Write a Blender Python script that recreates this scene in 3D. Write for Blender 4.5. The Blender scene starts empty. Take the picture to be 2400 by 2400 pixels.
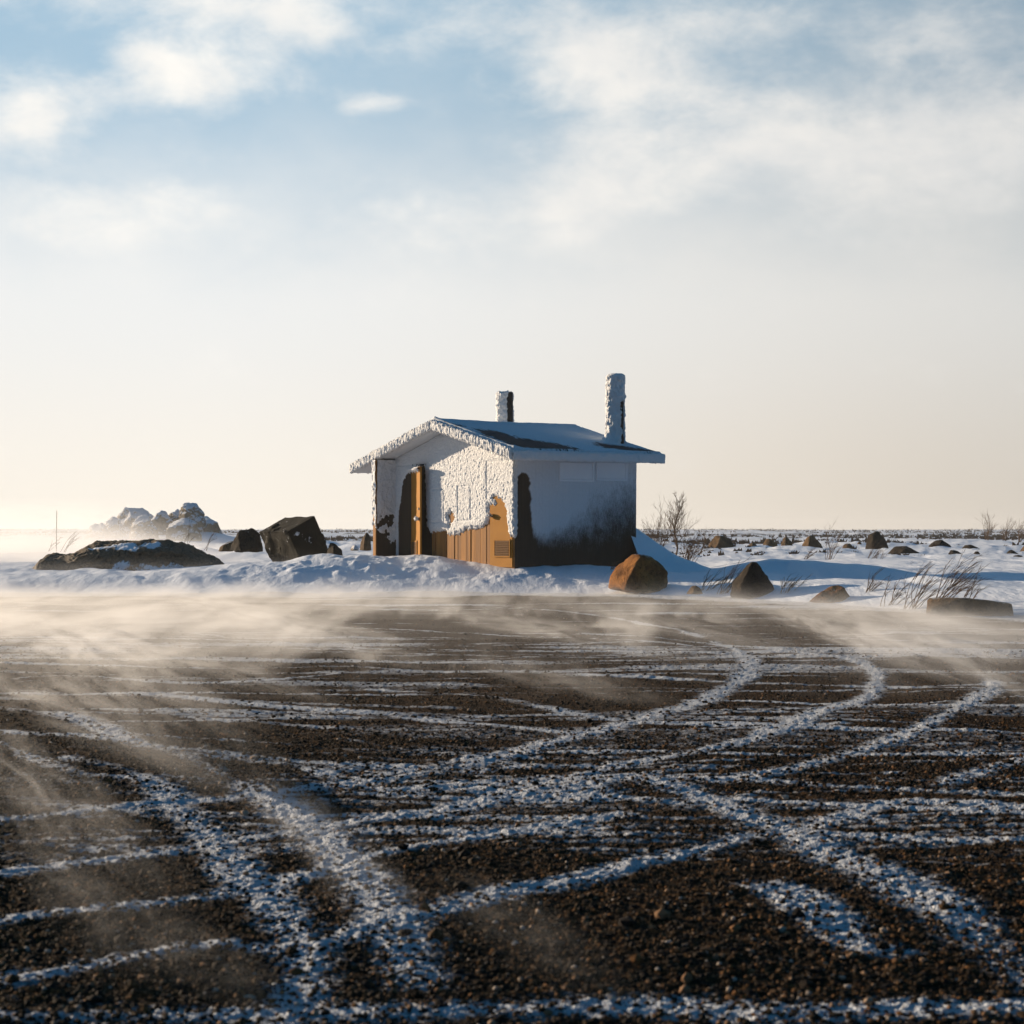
import bpy, bmesh, math, random
import numpy as np
from mathutils import Vector, Matrix

C = bpy.context.scene.collection
F, CX, HY, H = 4400.0, 1200.0, 1246.0, 1.25          # focal length in photo pixels, principal column, horizon row, eye height
R = math.radians

# ------------------------------------------------------------------ numpy noise
def _hash(ix, iy, iz, seed):
    h = (ix.astype(np.int64) * 374761393 + iy.astype(np.int64) * 668265263 + iz.astype(np.int64) * 2147483647 + seed * 974634777) & 0xFFFFFFFF
    h = ((h ^ (h >> 13)) * 1274126177) & 0xFFFFFFFF
    h = ((h ^ (h >> 16)) * 2246822519) & 0xFFFFFFFF
    return ((h ^ (h >> 15)) & 0xFFFFFF) / float(0xFFFFFF)
def vnoise(x, y, z=None, seed=0):
    x = np.asarray(x, float); y = np.asarray(y, float)
    z = np.zeros_like(x) if z is None else np.asarray(z, float)
    fx, fy, fz = np.floor(x), np.floor(y), np.floor(z)
    tx, ty, tz = x - fx, y - fy, z - fz
    tx = tx * tx * (3 - 2 * tx); ty = ty * ty * (3 - 2 * ty); tz = tz * tz * (3 - 2 * tz)
    r = 0
    flat = not np.any(tz)
    for dz in ((0,) if flat else (0, 1)):
        wz = 1.0 if flat else (tz if dz else 1 - tz)
        for dy in (0, 1):
            wy = ty if dy else 1 - ty
            for dx in (0, 1):
                wx = tx if dx else 1 - tx
                r = r + _hash(fx + dx, fy + dy, fz + dz, seed) * wx * wy * wz
    return r * 2 - 1
def fbm(x, y, z=None, oct=4, seed=0, gain=.5):
    a, s, t = 1.0, 0.0, 0.0
    for i in range(oct):
        k = 2.03 ** i
        s = s + a * vnoise(x * k + 11.3 * i, y * k - 7.1 * i, None if z is None else z * k + 3.7 * i, seed + i)
        t += a; a *= gain
    return s / t
def sm(x, a, b):
    t = np.clip((np.asarray(x, float) - a) / (b - a), 0, 1)
    return t * t * (3 - 2 * t)

# ------------------------------------------------------------------ helpers
def at(px, py, Y):
    return Vector(((px - CX) / F * Y, Y, H - (py - HY) / F * Y))
def tag(o, label=None, cat=None, group=None, kind=None):
    if label: o['label'] = label
    if cat: o['category'] = cat
    if group: o['group'] = group
    if kind: o['kind'] = kind
    return o
def link(name, me, mat=None, parent=None):
    o = bpy.data.objects.new(name, me); C.objects.link(o)
    if mat is not None and me is not None: me.materials.append(mat)
    if parent is not None: o.parent = parent
    return o
def from_np(name, V, Q, mat=None, parent=None, smooth=True, attrs=None):
    """V (n,3) verts, Q (m,k) faces all of one size"""
    me = bpy.data.meshes.new(name)
    V = np.asarray(V, np.float32); Q = np.asarray(Q, np.int32)
    me.vertices.add(len(V)); me.vertices.foreach_set('co', V.ravel())
    k = Q.shape[1]
    me.loops.add(Q.size); me.loops.foreach_set('vertex_index', Q.ravel())
    me.polygons.add(len(Q))
    me.polygons.foreach_set('loop_start', np.arange(0, Q.size, k, dtype=np.int32))
    me.polygons.foreach_set('loop_total', np.full(len(Q), k, np.int32))
    me.polygons.foreach_set('use_smooth', np.full(len(Q), smooth, bool))
    for an, av in (attrs or {}).items():
        at_ = me.attributes.new(an, 'FLOAT', 'POINT'); at_.data.foreach_set('value', np.asarray(av, np.float32))
    me.update(); me.validate()
    return link(name, me, mat, parent)
def gridq(nr, nc):
    i = np.arange((nr - 1))[:, None] * nc + np.arange(nc - 1)[None, :]
    i = i.ravel()
    return np.stack([i, i + 1, i + nc + 1, i + nc], 1)
def compact(V, Q, attrs=None):
    used = np.zeros(len(V), bool); used[Q.ravel()] = True
    idx = np.cumsum(used) - 1
    return V[used], idx[Q], {k: v[used] for k, v in (attrs or {}).items()}
def from_bm(name, bm, mat=None, parent=None, smooth=False, bevel=0):
    me = bpy.data.meshes.new(name)
    bmesh.ops.recalc_face_normals(bm, faces=bm.faces)
    bm.to_mesh(me); bm.free()
    if smooth:
        me.polygons.foreach_set('use_smooth', [True] * len(me.polygons))
    o = link(name, me, mat, parent)
    if bevel:
        md = o.modifiers.new('bevel', 'BEVEL'); md.width = bevel; md.segments = 2; md.limit_method = 'ANGLE'
    return o
def bx(bm, x0, x1, y0, y1, z0, z1, M=None):
    vs = [bm.verts.new((x, y, z)) for x in (x0, x1) for y in (y0, y1) for z in (z0, z1)]
    for f in ((0, 1, 3, 2), (4, 6, 7, 5), (0, 4, 5, 1), (2, 3, 7, 6), (0, 2, 6, 4), (1, 5, 7, 3)):
        bm.faces.new([vs[i] for i in f])
    if M is not None: bmesh.ops.transform(bm, matrix=M, verts=vs)
    return vs
def prism(bm, poly, ax, a0, a1):
    """poly of (p,q) extruded along axis ax: 'y' -> (p, a, q), 'x' -> (a, p, q)"""
    mk = (lambda p, a: (p[0], a, p[1])) if ax == 'y' else (lambda p, a: (a, p[0], p[1]))
    A = [bm.verts.new(mk(p, a0)) for p in poly]; B = [bm.verts.new(mk(p, a1)) for p in poly]
    n = len(poly)
    bm.faces.new(A); bm.faces.new(B[::-1])
    for i in range(n): bm.faces.new((A[i], A[(i + 1) % n], B[(i + 1) % n], B[i]))

# ------------------------------------------------------------------ node helper
class NT:
    def __init__(s, tree): s.t = tree
    def n(s, typ, **kw):
        nd = s.t.nodes.new(typ)
        for k, v in kw.items(): setattr(nd, k, v)
        return nd
    def put(s, sock, v):
        if hasattr(v, 'is_output'): s.t.links.new(v, sock)
        else: sock.default_value = v
    def m(s, op, a, b=0.0, c=0.0, clamp=False):
        nd = s.n('ShaderNodeMath', operation=op, use_clamp=clamp)
        s.put(nd.inputs[0], a); s.put(nd.inputs[1], b); s.put(nd.inputs[2], c)
        return nd.outputs[0]
    def v(s, op, a, b=(0, 0, 0)):
        nd = s.n('ShaderNodeVectorMath', operation=op)
        s.put(nd.inputs[0], a); s.put(nd.inputs[1], b)
        return nd.outputs[0]
    def scale(s, a, k):
        nd = s.n('ShaderNodeVectorMath', operation='SCALE'); s.put(nd.inputs[0], a); s.put(nd.inputs['Scale'], k); return nd.outputs[0]
    def mr(s, x, a, b, c=0.0, d=1.0, typ='SMOOTHSTEP'):
        nd = s.n('ShaderNodeMapRange', interpolation_type=typ)
        s.put(nd.inputs[0], x)
        for i, q in enumerate((a, b, c, d)): s.put(nd.inputs[1 + i], q)
        return nd.outputs[0]
    def mix(s, f, a, b, bt='MIX'):
        nd = s.n('ShaderNodeMix', data_type='RGBA', blend_type=bt)
        s.put(nd.inputs[0], f)
        for k, q in ((6, a), (7, b)):
            if isinstance(q, tuple) and len(q) == 3: q = q + (1,)
            s.put(nd.inputs[k], q)
        return nd.outputs[2]
    def noise(s, vec, scale, detail=3.0, rough=.5, dist=0.0, col=False):
        nd = s.n('ShaderNodeTexNoise')
        if vec is not None: s.put(nd.inputs['Vector'], vec)
        nd.inputs['Scale'].default_value = scale; nd.inputs['Detail'].default_value = detail
        nd.inputs['Roughness'].default_value = rough; nd.inputs['Distortion'].default_value = dist
        return nd.outputs['Color' if col else 'Fac']
    def mapping(s, vec, rot=(0, 0, 0), sc=(1, 1, 1), loc=(0, 0, 0)):
        nd = s.n('ShaderNodeMapping'); s.put(nd.inputs['Vector'], vec)
        nd.inputs['Rotation'].default_value = rot; nd.inputs['Scale'].default_value = sc; nd.inputs['Location'].default_value = loc
        return nd.outputs[0]
    def attr(s, name):
        return s.n('ShaderNodeAttribute', attribute_name=name).outputs['Fac']
    def bump(s, h, strength, dist=.02, normal=None):
        nd = s.n('ShaderNodeBump'); nd.inputs['Strength'].default_value = strength; nd.inputs['Distance'].default_value = dist
        s.put(nd.inputs['Height'], h)
        if normal is not None: s.put(nd.inputs['Normal'], normal)
        return nd.outputs[0]
    def sep(s, v):
        nd = s.n('ShaderNodeSeparateXYZ'); s.put(nd.inputs[0], v); return nd.outputs
def material(name, build):
    m = bpy.data.materials.new(name); m.use_nodes = True
    t = m.node_tree; p = t.nodes['Principled BSDF']
    g = NT(t); p.inputs['Roughness'].default_value = .8; p.inputs['Specular IOR Level'].default_value = .25
    build(g, p)
    return m
def obj_co(g): return g.n('ShaderNodeTexCoord').outputs['Object']
def pos_co(g): return g.n('ShaderNodeNewGeometry').outputs['Position']

SNOW = (.80, .82, .86)
def b_snow(g, p):
    c = pos_co(g)
    n1 = g.noise(c, 1.3, 4); n2 = g.noise(c, 22, 4, .65)
    g.put(p.inputs['Base Color'], g.mix(n1, (.74, .77, .83), (.84, .85, .87)))
    g.put(p.inputs['Normal'], g.bump(n2, .35, .03))
    p.inputs['Roughness'].default_value = .6
def b_field(g, p):
    c = pos_co(g); x, y, z = g.sep(c)
    w = g.mapping(c, rot=(0, 0, R(-16)), sc=(1.6, .28, 1))
    n1 = g.noise(w, 1.1, 5, .55); n2 = g.noise(c, 18, 4, .6)
    # bare heath showing between wind-packed snow, more of it far away
    pt = g.noise(g.mapping(c, sc=(.05, .022, .05)), 3.0, 6, .7)
    bare = g.m('MULTIPLY', g.mr(pt, .53, .60), g.mr(y, 110, 240))
    snow = g.mix(n1, (.64, .69, .77), (.79, .81, .85))
    g.put(p.inputs['Base Color'], g.mix(g.m('MULTIPLY', bare, .85), snow, (.07, .055, .04)))
    h = g.m('ADD', g.m('MULTIPLY', n1, 1.5), g.m('MULTIPLY', n2, .25))
    g.put(p.inputs['Normal'], g.bump(h, .85, .07))
    p.inputs['Roughness'].default_value = .6
def b_rime(g, p):
    c = obj_co(g)
    n2 = g.noise(c, 34, 5, .75)
    g.put(p.inputs['Base Color'], g.mix(g.noise(c, 5, 3), (.76, .77, .79), (.86, .855, .84)))
    g.put(p.inputs['Normal'], g.bump(n2, 1.0, .035))
    p.inputs['Roughness'].default_value = .65
def b_frost(g, p):
    c = obj_co(g); n2 = g.noise(c, 50, 4, .65)
    g.put(p.inputs['Base Color'], g.mix(g.noise(c, 5, 3), (.77, .80, .84), (.85, .86, .87)))
    g.put(p.inputs['Normal'], g.bump(n2, .35, .012)); p.inputs['Roughness'].default_value = .65
def wood_col(g, c, lo=(.15, .066, .017), hi=(.38, .185, .05)):
    w = g.mapping(c, sc=(14, 14, .9))
    gr = g.noise(w, 1.6, 6, .65, .4)
    st = g.noise(g.mapping(c, sc=(3, 3, .5)), 2.2, 3)
    return g.mix(g.m('MULTIPLY_ADD', gr, .8, g.m('MULTIPLY', st, .3)), lo, hi), gr
def b_wood(g, p):
    c = obj_co(g); col, gr = wood_col(g, c, (.08, .030, .007), (.58, .26, .058))
    pk = g.noise(g.mapping(c, sc=(5.5, 5.5, .12)), 1.0, 2)
    col = g.mix(g.mr(pk, .35, .65), g.mix(.55, col, (.10, .045, .014)), col)
    g.put(p.inputs['Base Color'], col); g.put(p.inputs['Normal'], g.bump(gr, .5, .01))
def b_door(g, p):
    c = obj_co(g)
    n = g.noise(c, 3, 4); n2 = g.noise(c, 60, 3)
    g.put(p.inputs['Base Color'], g.mix(n, (.29, .128, .018), (.40, .175, .022)))
    g.put(p.inputs['Normal'], g.bump(n2, .1, .005)); p.inputs['Roughness'].default_value = .75; p.inputs['Specular IOR Level'].default_value = .08
def b_shaded_wood(g, p):  # darker copy of the hut wood, shade put into its colour
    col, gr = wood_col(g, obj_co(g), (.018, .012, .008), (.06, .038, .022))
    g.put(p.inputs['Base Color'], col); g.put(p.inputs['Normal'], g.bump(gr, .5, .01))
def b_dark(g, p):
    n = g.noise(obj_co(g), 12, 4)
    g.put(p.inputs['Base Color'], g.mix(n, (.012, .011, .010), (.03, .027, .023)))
def b_louvre(g, p):
    n = g.noise(obj_co(g), 25, 4)
    g.put(p.inputs['Base Color'], g.mix(n, (.11, .05, .015), (.2, .1, .03)))
def b_metal(g, p):
    n = g.noise(obj_co(g), 40, 3)
    g.put(p.inputs['Base Color'], g.mix(n, (.04, .035, .03), (.09, .08, .07))); p.inputs['Metallic'].default_value = .7
    p.inputs['Roughness'].default_value = .5
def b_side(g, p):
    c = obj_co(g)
    col, gr = wood_col(g, c, (.018, .012, .008), (.06, .038, .022))  # wood colours darkened to stand for the wall's shade
    a = g.attr('frost')
    st = g.noise(g.mapping(c, rot=(R(35), 0, 0), sc=(9, 22, 6)), 1.5, 5, .7)
    fine = g.noise(c, 70, 3, .7)
    k = g.m('ADD', a, g.m('ADD', g.m('MULTIPLY_ADD', st, .6, -.3), g.m('MULTIPLY_ADD', fine, .8, -.4)))
    f = g.m('MULTIPLY', g.mr(k, .10, .95), g.m('MULTIPLY_ADD', fine, .35, .62))  # frost capped so the dark boards deepen the painted shade
    g.put(p.inputs['Base Color'], g.mix(f, col, g.mix(st, (.74, .78, .83), (.86, .87, .88))))
    g.put(p.inputs['Normal'], g.bump(g.m('ADD', g.m('MULTIPLY', f, .6), g.m('MULTIPLY', fine, .5)), .4, .012))
def b_roof(g, p):
    c = obj_co(g); a = g.attr('bare')
    n = g.noise(g.mapping(c, sc=(2.5, 9, 2.5)), 1.5, 5, .65); fine = g.noise(c, 45, 3, .7)
    k = g.m('ADD', a, g.m('ADD', g.m('MULTIPLY_ADD', n, 3.2, -1.6), g.m('MULTIPLY_ADD', fine, 1.0, -.5)))
    f = g.m('MAXIMUM', g.mr(k, .30, .80), g.m('MULTIPLY_ADD', fine, .5, -.02))
    g.put(p.inputs['Base Color'], g.mix(f, g.mix(n, (.66, .72, .79), (.82, .85, .87)), (.02, .02, .022)))
    g.put(p.inputs['Normal'], g.bump(g.m('SUBTRACT', g.m('MULTIPLY', n, .8), g.m('MULTIPLY', f, .6)), .4, .04))
def rock_mat(name, lo, hi, snow_lo=.55, snow_hi=.8, amount=1.0):
    def b(g, p):
        c = obj_co(g); geo = g.n('ShaderNodeNewGeometry'); nz = g.sep(geo.outputs['Normal'])[2]
        n1 = g.noise(c, 3.2, 6, .62); n2 = g.noise(c, 26, 5, .7); n3 = g.noise(c, 9, 4, .6)
        rock = g.mix(g.mr(n1, .3, .7), lo, hi)
        rock = g.mix(g.mr(n2, .52, .72), rock, tuple(q * .3 for q in lo))
        k = g.m('ADD', nz, g.m('MULTIPLY_ADD', n3, 1.0, -.5))
        f = g.m('MULTIPLY', g.mr(k, snow_lo, snow_hi), amount)
        g.put(p.inputs['Base Color'], g.mix(f, rock, (.8, .82, .86)))
        g.put(p.inputs['Normal'], g.bump(g.m('ADD', n2, g.m('MULTIPLY', n1, 1.4)), 1.0, .09)); p.inputs['Specular IOR Level'].default_value = .1
        p.inputs['Roughness'].default_value = .85
    return material(name, b)
def b_gravel(g, p):
    c = pos_co(g)
    sn = g.attr('snow')
    vo = g.n('ShaderNodeTexVoronoi'); g.put(vo.inputs['Vector'], c); vo.inputs['Scale'].default_value = 105; p.inputs['Specular IOR Level'].default_value = .05; p.inputs['Roughness'].default_value = .95
    hue = g.sep(vo.outputs['Color'])
    n1 = g.noise(c, 2.2, 4, .6); n2 = g.noise(c, 45, 4, .7); n3 = g.noise(c, 16, 4, .65)
    col = g.mix(hue[0], (.010, .006, .003), (.068, .037, .014))
    col = g.mix(g.mr(hue[1], .86, .95), col, (.15, .07, .025))
    col = g.mix(g.m('MULTIPLY', n1, .55), col, (.028, .016, .007))
    n4 = g.noise(g.mapping(c, sc=(3.0, 5.5, 4)), 1.0, 4, .6)
    k = g.m('ADD', sn, g.m('ADD', g.m('MULTIPLY_ADD', n2, .7, -.35), g.m('ADD', g.m('MULTIPLY_ADD', n3, .8, -.4), g.m('MULTIPLY_ADD', n4, .7, -.35))))
    f = g.m('MULTIPLY', g.mr(k, .30, .84), .93)
    g.put(p.inputs['Base Color'], g.mix(f, col, g.mix(n3, (.54, .58, .64), (.72, .75, .79))))
    hgt = g.m('ADD', g.m('MULTIPLY', vo.outputs['Distance'], -1.2), g.m('ADD', n2, g.m('MULTIPLY', f, .5)))
    g.put(p.inputs['Normal'], g.bump(hgt, .9, .02))
def b_pebble(g, p):
    t = g.attr('tint')
    r = g.n('ShaderNodeValToRGB'); g.put(r.inputs[0], t)
    e = r.color_ramp.elements
    e[0].position = 0; e[0].color = (.012, .009, .008, 1); e[1].position = 1; e[1].color = (.42, .36, .30, 1)
    for q, cc in ((.5, (.026, .016, .008)), (.78, (.062, .033, .013)), (.9, (.15, .065, .02)), (.97, (.24, .15, .09))):
        x = e.new(q); x.color = cc + (1,)
    g.put(p.inputs['Base Color'], r.outputs[0]); p.inputs['Roughness'].default_value = .8; p.inputs['Specular IOR Level'].default_value = .08
def b_twig(g, p):
    n = g.noise(obj_co(g), 9, 3)
    g.put(p.inputs['Base Color'], g.mix(n, (.06, .034, .018), (.18, .105, .055)))
def b_block(g, p):
    c = obj_co(g); n = g.noise(c, 2.4, 5, .6); n2 = g.noise(c, 40, 4, .7)
    col = g.mix(n, (.006, .005, .003), (.022, .018, .010))
    f = g.m('MULTIPLY', g.mr(g.noise(c, 4.2, 5, .65), .62, .70), 1.0)
    g.put(p.inputs['Base Color'], g.mix(f, col, (.7, .72, .76))); g.put(p.inputs['Normal'], g.bump(n2, .4, .02)); p.inputs['Specular IOR Level'].default_value = .08
def b_ledge(g, p):
    c = obj_co(g); n = g.noise(c, 2.2, 6, .65); n2 = g.noise(c, 14, 5, .7)
    a = g.attr('cover')
    rock = g.mix(g.mr(n2, .3, .7), (.045, .034, .022), (.17, .115, .065))
    k = g.m('ADD', a, g.m('MULTIPLY_ADD', n, 1.6, -.8))
    f = g.mr(k, .45, .6)
    g.put(p.inputs['Base Color'], g.mix(f, rock, (.78, .81, .86)))
    g.put(p.inputs['Normal'], g.bump(g.m('ADD', n2, n), .8, .06))

M = {k: material(k, b) for k, b in dict(snow=b_snow, field=b_field, rime=b_rime, frost=b_frost, wood=b_wood, door_paint=b_door, dark=b_dark, shaded_wood=b_shaded_wood, louvre=b_louvre,
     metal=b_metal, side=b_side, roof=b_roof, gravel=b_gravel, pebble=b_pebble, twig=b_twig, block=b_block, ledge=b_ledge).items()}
M['rock_orange'] = rock_mat('rock_orange', (.13, .048, .012), (.48, .20, .052), .93, 1.15)
M['rock_brown'] = rock_mat('rock_brown', (.07, .045, .025), (.22, .13, .06), .85, 1.1)
M['rock_dark'] = rock_mat('rock_dark', (.016, .012, .009), (.06, .042, .026), .95, 1.2)
M['rock_snowy'] = rock_mat('rock_snowy', (.16, .12, .075), (.32, .25, .165), .24, .55)

# ------------------------------------------------------------------ terrain
EX = [-60, -10, 0, 1.9, 3.9, 6.1, 7.35, 12, 30]
EY = [37, 37, 37.7, 37.2, 34.6, 29.6, 27, 20, 8]
def ground_z(X, Y):
    X = np.asarray(X, float); Y = np.asarray(Y, float)
    ye = np.interp(X, EX, EY)
    e = Y - ye + .9 * fbm(X * .45, Y * .3, oct=3, seed=5)
    z = -.10 + .42 * sm(e, -.6, 5.0) + .14 * sm(e, 5, 45) + .35 * sm(Y, 90, 300) + 1.0 * sm(Y, 250, 650) - 1.4 * sm(Y, 700, 3500)
    z = z + .36 * np.exp(-((X + 3.3) / 3.0) ** 2 - ((Y - 43.4) / 2.6) ** 2)
    z = z + .17 * np.exp(-((X - .6) / 2.6) ** 2 - ((Y - 41.3) / 2.2) ** 2)
    # wind ridge on the right, its crest catching the sun
    yc = np.interp(X, [4.6, 6.0, 6.73, 7.4, 7.8, 8.25, 9.1, 14], [43.5, 42, 39.5, 37, 35, 33, 32, 31]) + .5 * fbm(X * .9, Y * .2, oct=2, seed=27)
    zc = np.interp(X, [4.6, 6.0, 6.73, 7.4, 7.8, 8.25, 9.1, 14], [.5, .60, .60, .53, .45, .38, .32, .2])
    d = Y - yc
    pr = np.where(d > 0, np.exp(-(d / 6.0) ** 2), sm(d, -2.6, 0)) * sm(X, 4.0, 6.0)
    z = z + np.maximum(zc - z, 0) * pr
    # sastrugi and lumps, fading on the lot side
    k = sm(e, .3, 3.0)
    wx, wy = X * .976 + Y * .218, -X * .218 + Y * .976
    z = z + k * (.085 * fbm(wx * 1.2, wy * .3, oct=4, seed=9) + .045 * sm(Y, 40, 44) * (1 - np.abs(fbm(wx * .9, wy * .35, oct=3, seed=19))) + .20 * sm(Y, 48, 62) * fbm(X * .45, Y * .16, oct=4, seed=21))
    z = z + .9 * np.exp(-((X + 22) / 4.5) ** 2 - ((Y - 123) / 6) ** 2) + .3 * sm(Y, 60, 80) * sm(Y, 170, 110) * np.maximum(fbm(X * .35, Y * .16, oct=3, seed=23), -.1)
    crust = np.exp(-((X + 3.4) / 2.6) ** 2 - ((Y - 41.6) / 1.5) ** 2) + .4 * np.exp(-((X - 1) / 2.5) ** 2 - ((Y - 39.6) / 1.0) ** 2)
    z = z + crust * .12 * np.maximum(fbm(X * 3.2, Y * 2.0, oct=4, seed=31, gain=.6), -.05)
    z = z + .35 * sm(Y, 120, 400) * fbm(X * .02, Y * .02, oct=4, seed=41)
    return z

ang = np.concatenate([np.linspace(-6, -.34, 40)[:-1], np.linspace(-.34, .34, 620), np.linspace(.34, 6, 40)[1:]])
rows = np.concatenate([np.arange(18, 34, .35), np.arange(34, 52, .06), 52 * np.geomspace(1, 90, 260)])
YY, AA = np.meshgrid(rows, ang, indexing='ij')
XX = YY * AA
V = np.stack([XX, YY, ground_z(XX, YY)], -1).reshape(-1, 3)
tag(from_np('snow_field', V, gridq(len(rows), len(ang)), M['field']), kind='structure')

# the gravel lot: snow packed into crossing tyre tracks
TR = [  # polylines in the 1932-pixel view of the photograph, unprojected on to the lot
 (.8, [(560,1150),(900,1148),(1080,1156),(1230,1180),(1330,1205),(1395,1230)]),
 (1.3, [(1395,1230),(1416,1250),(1408,1275),(1370,1300),(1300,1330),(1180,1366),(1080,1392),(980,1415),(880,1440),(760,1458),(620,1480),(540,1490)]),
 (.8, [(0,1203),(300,1207),(500,1212),(700,1222),(960,1230),(1250,1230),(1400,1236)]),
 (.9, [(0,1250),(250,1258),(420,1262),(640,1258),(760,1265),(1000,1270),(1160,1278),(1380,1288),(1500,1290),(1932,1302)]),
 (.8, [(0,1285),(160,1278),(330,1290),(480,1287),(640,1272)]),
 (1., [(0,1308),(250,1310),(480,1330),(700,1345),(850,1360),(960,1370),(1100,1388)]),
 (1.3, [(0,1335),(150,1357),(240,1400),(330,1422),(420,1460),(500,1500),(580,1548),(630,1600),(690,1662),(730,1722),(760,1790),(790,1860)]),
 (1.2, [(0,1380),(100,1390),(200,1397),(300,1412),(450,1422),(620,1437),(760,1442),(900,1450)]),
 (1.2, [(120,1430),(230,1450),(300,1482),(345,1532),(400,1582),(450,1640),(500,1682),(540,1750),(580,1802),(565,1880),(540,1930)]),
 (.9, [(0,1548),(120,1535),(270,1517),(440,1502),(530,1491),(620,1472),(760,1450),(900,1427)]),
 (1., [(0,1650),(200,1617),(330,1600),(440,1582),(580,1565),(680,1547),(800,1530),(930,1500),(1080,1462),(1180,1440)]),
 (.9, [(0,1735),(150,1717),(330,1697),(460,1672),(600,1642),(700,1617),(800,1602),(920,1582),(1050,1560),(1180,1530)]),
 (1., [(0,1850),(150,1822),(300,1792),(420,1780),(520,1788),(620,1780),(700,1745),(800,1725),(930,1692),(1080,1666),(1180,1640),(1330,1602),(1430,1576),(1520,1560),(1640,1522),(1720,1510),(1932,1525)]),
 (1.3, [(-40,1918),(300,1908),(560,1912),(900,1907),(1200,1892),(1450,1902),(1980,1888)]),
 (1.5, [(1080,1490),(1180,1462),(1300,1490),(1400,1530),(1500,1572),(1580,1620),(1680,1662),(1780,1712),(1860,1772),(1960,1850)]),
 (1.1, [(1040,1462),(1250,1466),(1400,1470),(1550,1480),(1700,1490),(1960,1502)]),
 (1.1, [(980,1442),(1200,1437),(1400,1402),(1480,1372),(1560,1340),(1640,1310),(1652,1272),(1610,1247),(1480,1230),(1300,1210),(1100,1195)]),
 (.8, [(1330,1500),(1450,1506),(1600,1516),(1960,1535)]),
 (.9, [(820,1475),(960,1490),(1150,1497),(1300,1510)]),
 (1.1, [(1200,1365),(1480,1372),(1650,1377),(1800,1380),(1960,1387)]),
 (1.2, [(1860,1275),(1872,1300),(1800,1342),(1700,1392),(1600,1422),(1480,1452),(1350,1472)]),
 (1.1, [(1960,1425),(1860,1452),(1780,1482)]),
 (1.2, [(1400,1577),(1500,1571),(1700,1582),(1960,1590)]),
 (.8, [(700,1300),(900,1312),(1000,1332),(1200,1362),(1400,1365),(1500,1370)]),
 (1.0, [(1460,1678),(1540,1722),(1620,1780),(1690,1795)]),
 (.9, [(330,1420),(560,1440),(700,1482),(900,1472),(1080,1470)]),
 (.8, [(1000,1420),(1200,1418),(1400,1425),(1932,1420)]),
 (.7, [(0,1405),(90,1440),(160,1460),(260,1470)]),
 (.7, [(640,1185),(900,1196),(1200,1210),(1300,1218)]),
 (.6, [(1300,1320),(1500,1325),(1932,1335)]),
]
rl = random.Random(12)
for i in range(52):                                   # many fainter crossing tracks
    ya = 1185 + 420 * rl.random() ** 1.4; yb = ya + rl.uniform(-30, 45); sg = rl.uniform(-14, 26)
    xa, xb = (-60, 1990) if rl.random() < .5 else (rl.uniform(-60, 700), rl.uniform(1100, 1990))
    TR.append((rl.uniform(.4, .75), [(xa + (xb - xa) * q, ya + (yb - ya) * q + sg * 4 * q * (1 - q) + rl.uniform(-3, 3)) for q in (0, .25, .5, .75, 1)], rl.uniform(.55, .8)))
def catmull(P, n=5):
    P = np.array(P, float); Q = np.vstack([2 * P[0] - P[1], P, 2 * P[-1] - P[-2]]); out = []
    for i in range(1, len(Q) - 2):
        for t in np.linspace(0, 1, n, endpoint=False):
            a, b, c, d = Q[i - 1:i + 3]
            out.append(.5 * ((2 * b) + (-a + c) * t + (2 * a - 5 * b + 4 * c - d) * t * t + (-a + 3 * b - 3 * c + d) * t ** 3))
    out.append(P[-1]); return np.array(out)
SEG = []
for tr_ in TR:
    w, P = tr_[:2]; ps = tr_[2] if len(tr_) > 2 else 1.0
    c = catmull(P) * (2400 / 1932.)
    Yg = H * F / (c[:, 1] - HY); Xg = (c[:, 0] - CX) / F * Yg
    for i in range(len(c) - 1): SEG.append((Xg[i], Yg[i], Xg[i + 1], Yg[i + 1], w, ps))
def snow_lines(X, Y):
    X = np.asarray(X, float).ravel(); Y = np.asarray(Y, float).ravel()
    s = np.zeros(len(X))
    o = np.argsort(Y); Ys = Y[o]; Xs = X[o]
    wob = .07 * fbm(Xs * 1.1, Ys * 1.1, oct=3, seed=71)
    brk = fbm(Xs * .9, Ys * .5, oct=3, seed=73)
    brk2 = fbm(Xs * 3.5, Ys * 2.2, oct=2, seed=74)
    ss = np.zeros(len(X))
    for x0, y0, x1, y1, w, ps in SEG:
        hw = .112 * w; r = hw * 2.6 + .1
        a, b = np.searchsorted(Ys, (min(y0, y1) - r, max(y0, y1) + r))
        if b <= a: continue
        xs = Xs[a:b]; ys = Ys[a:b]
        k = (xs > min(x0, x1) - r) & (xs < max(x0, x1) + r)
        if not k.any(): continue
        xs = xs[k]; ys = ys[k]; dx, dy = x1 - x0, y1 - y0; L2 = dx * dx + dy * dy + 1e-9
        t = np.clip(((xs - x0) * dx + (ys - y0) * dy) / L2, 0, 1)
        d = np.hypot(xs - x0 - t * dx, ys - y0 - t * dy) + wob[a:b][k]
        q = ps * np.exp(-np.abs(d / hw) ** 1.8) * np.clip(.93 + .55 * brk[a:b][k] + .35 * brk2[a:b][k], 0, 1.1)
        idx = np.arange(a, b)[k]
        ss[idx] = np.maximum(ss[idx], q)
    streak = .62 * sm(fbm(Xs * .30 + Ys * .08, Ys * 1.5, oct=4, seed=77), .10, .5) * (.7 + .6 * sm(Ys, 9, 22))
    edge = 1.1 * sm(Ys - np.interp(Xs, EX, EY) + 1.2 * fbm(Xs * .35, Ys * .8, oct=3, seed=79), -2.2, .3)
    ss = np.maximum(np.maximum(ss, streak), edge)
    s[o] = ss
    return np.clip(s, 0, 1.15)
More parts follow.
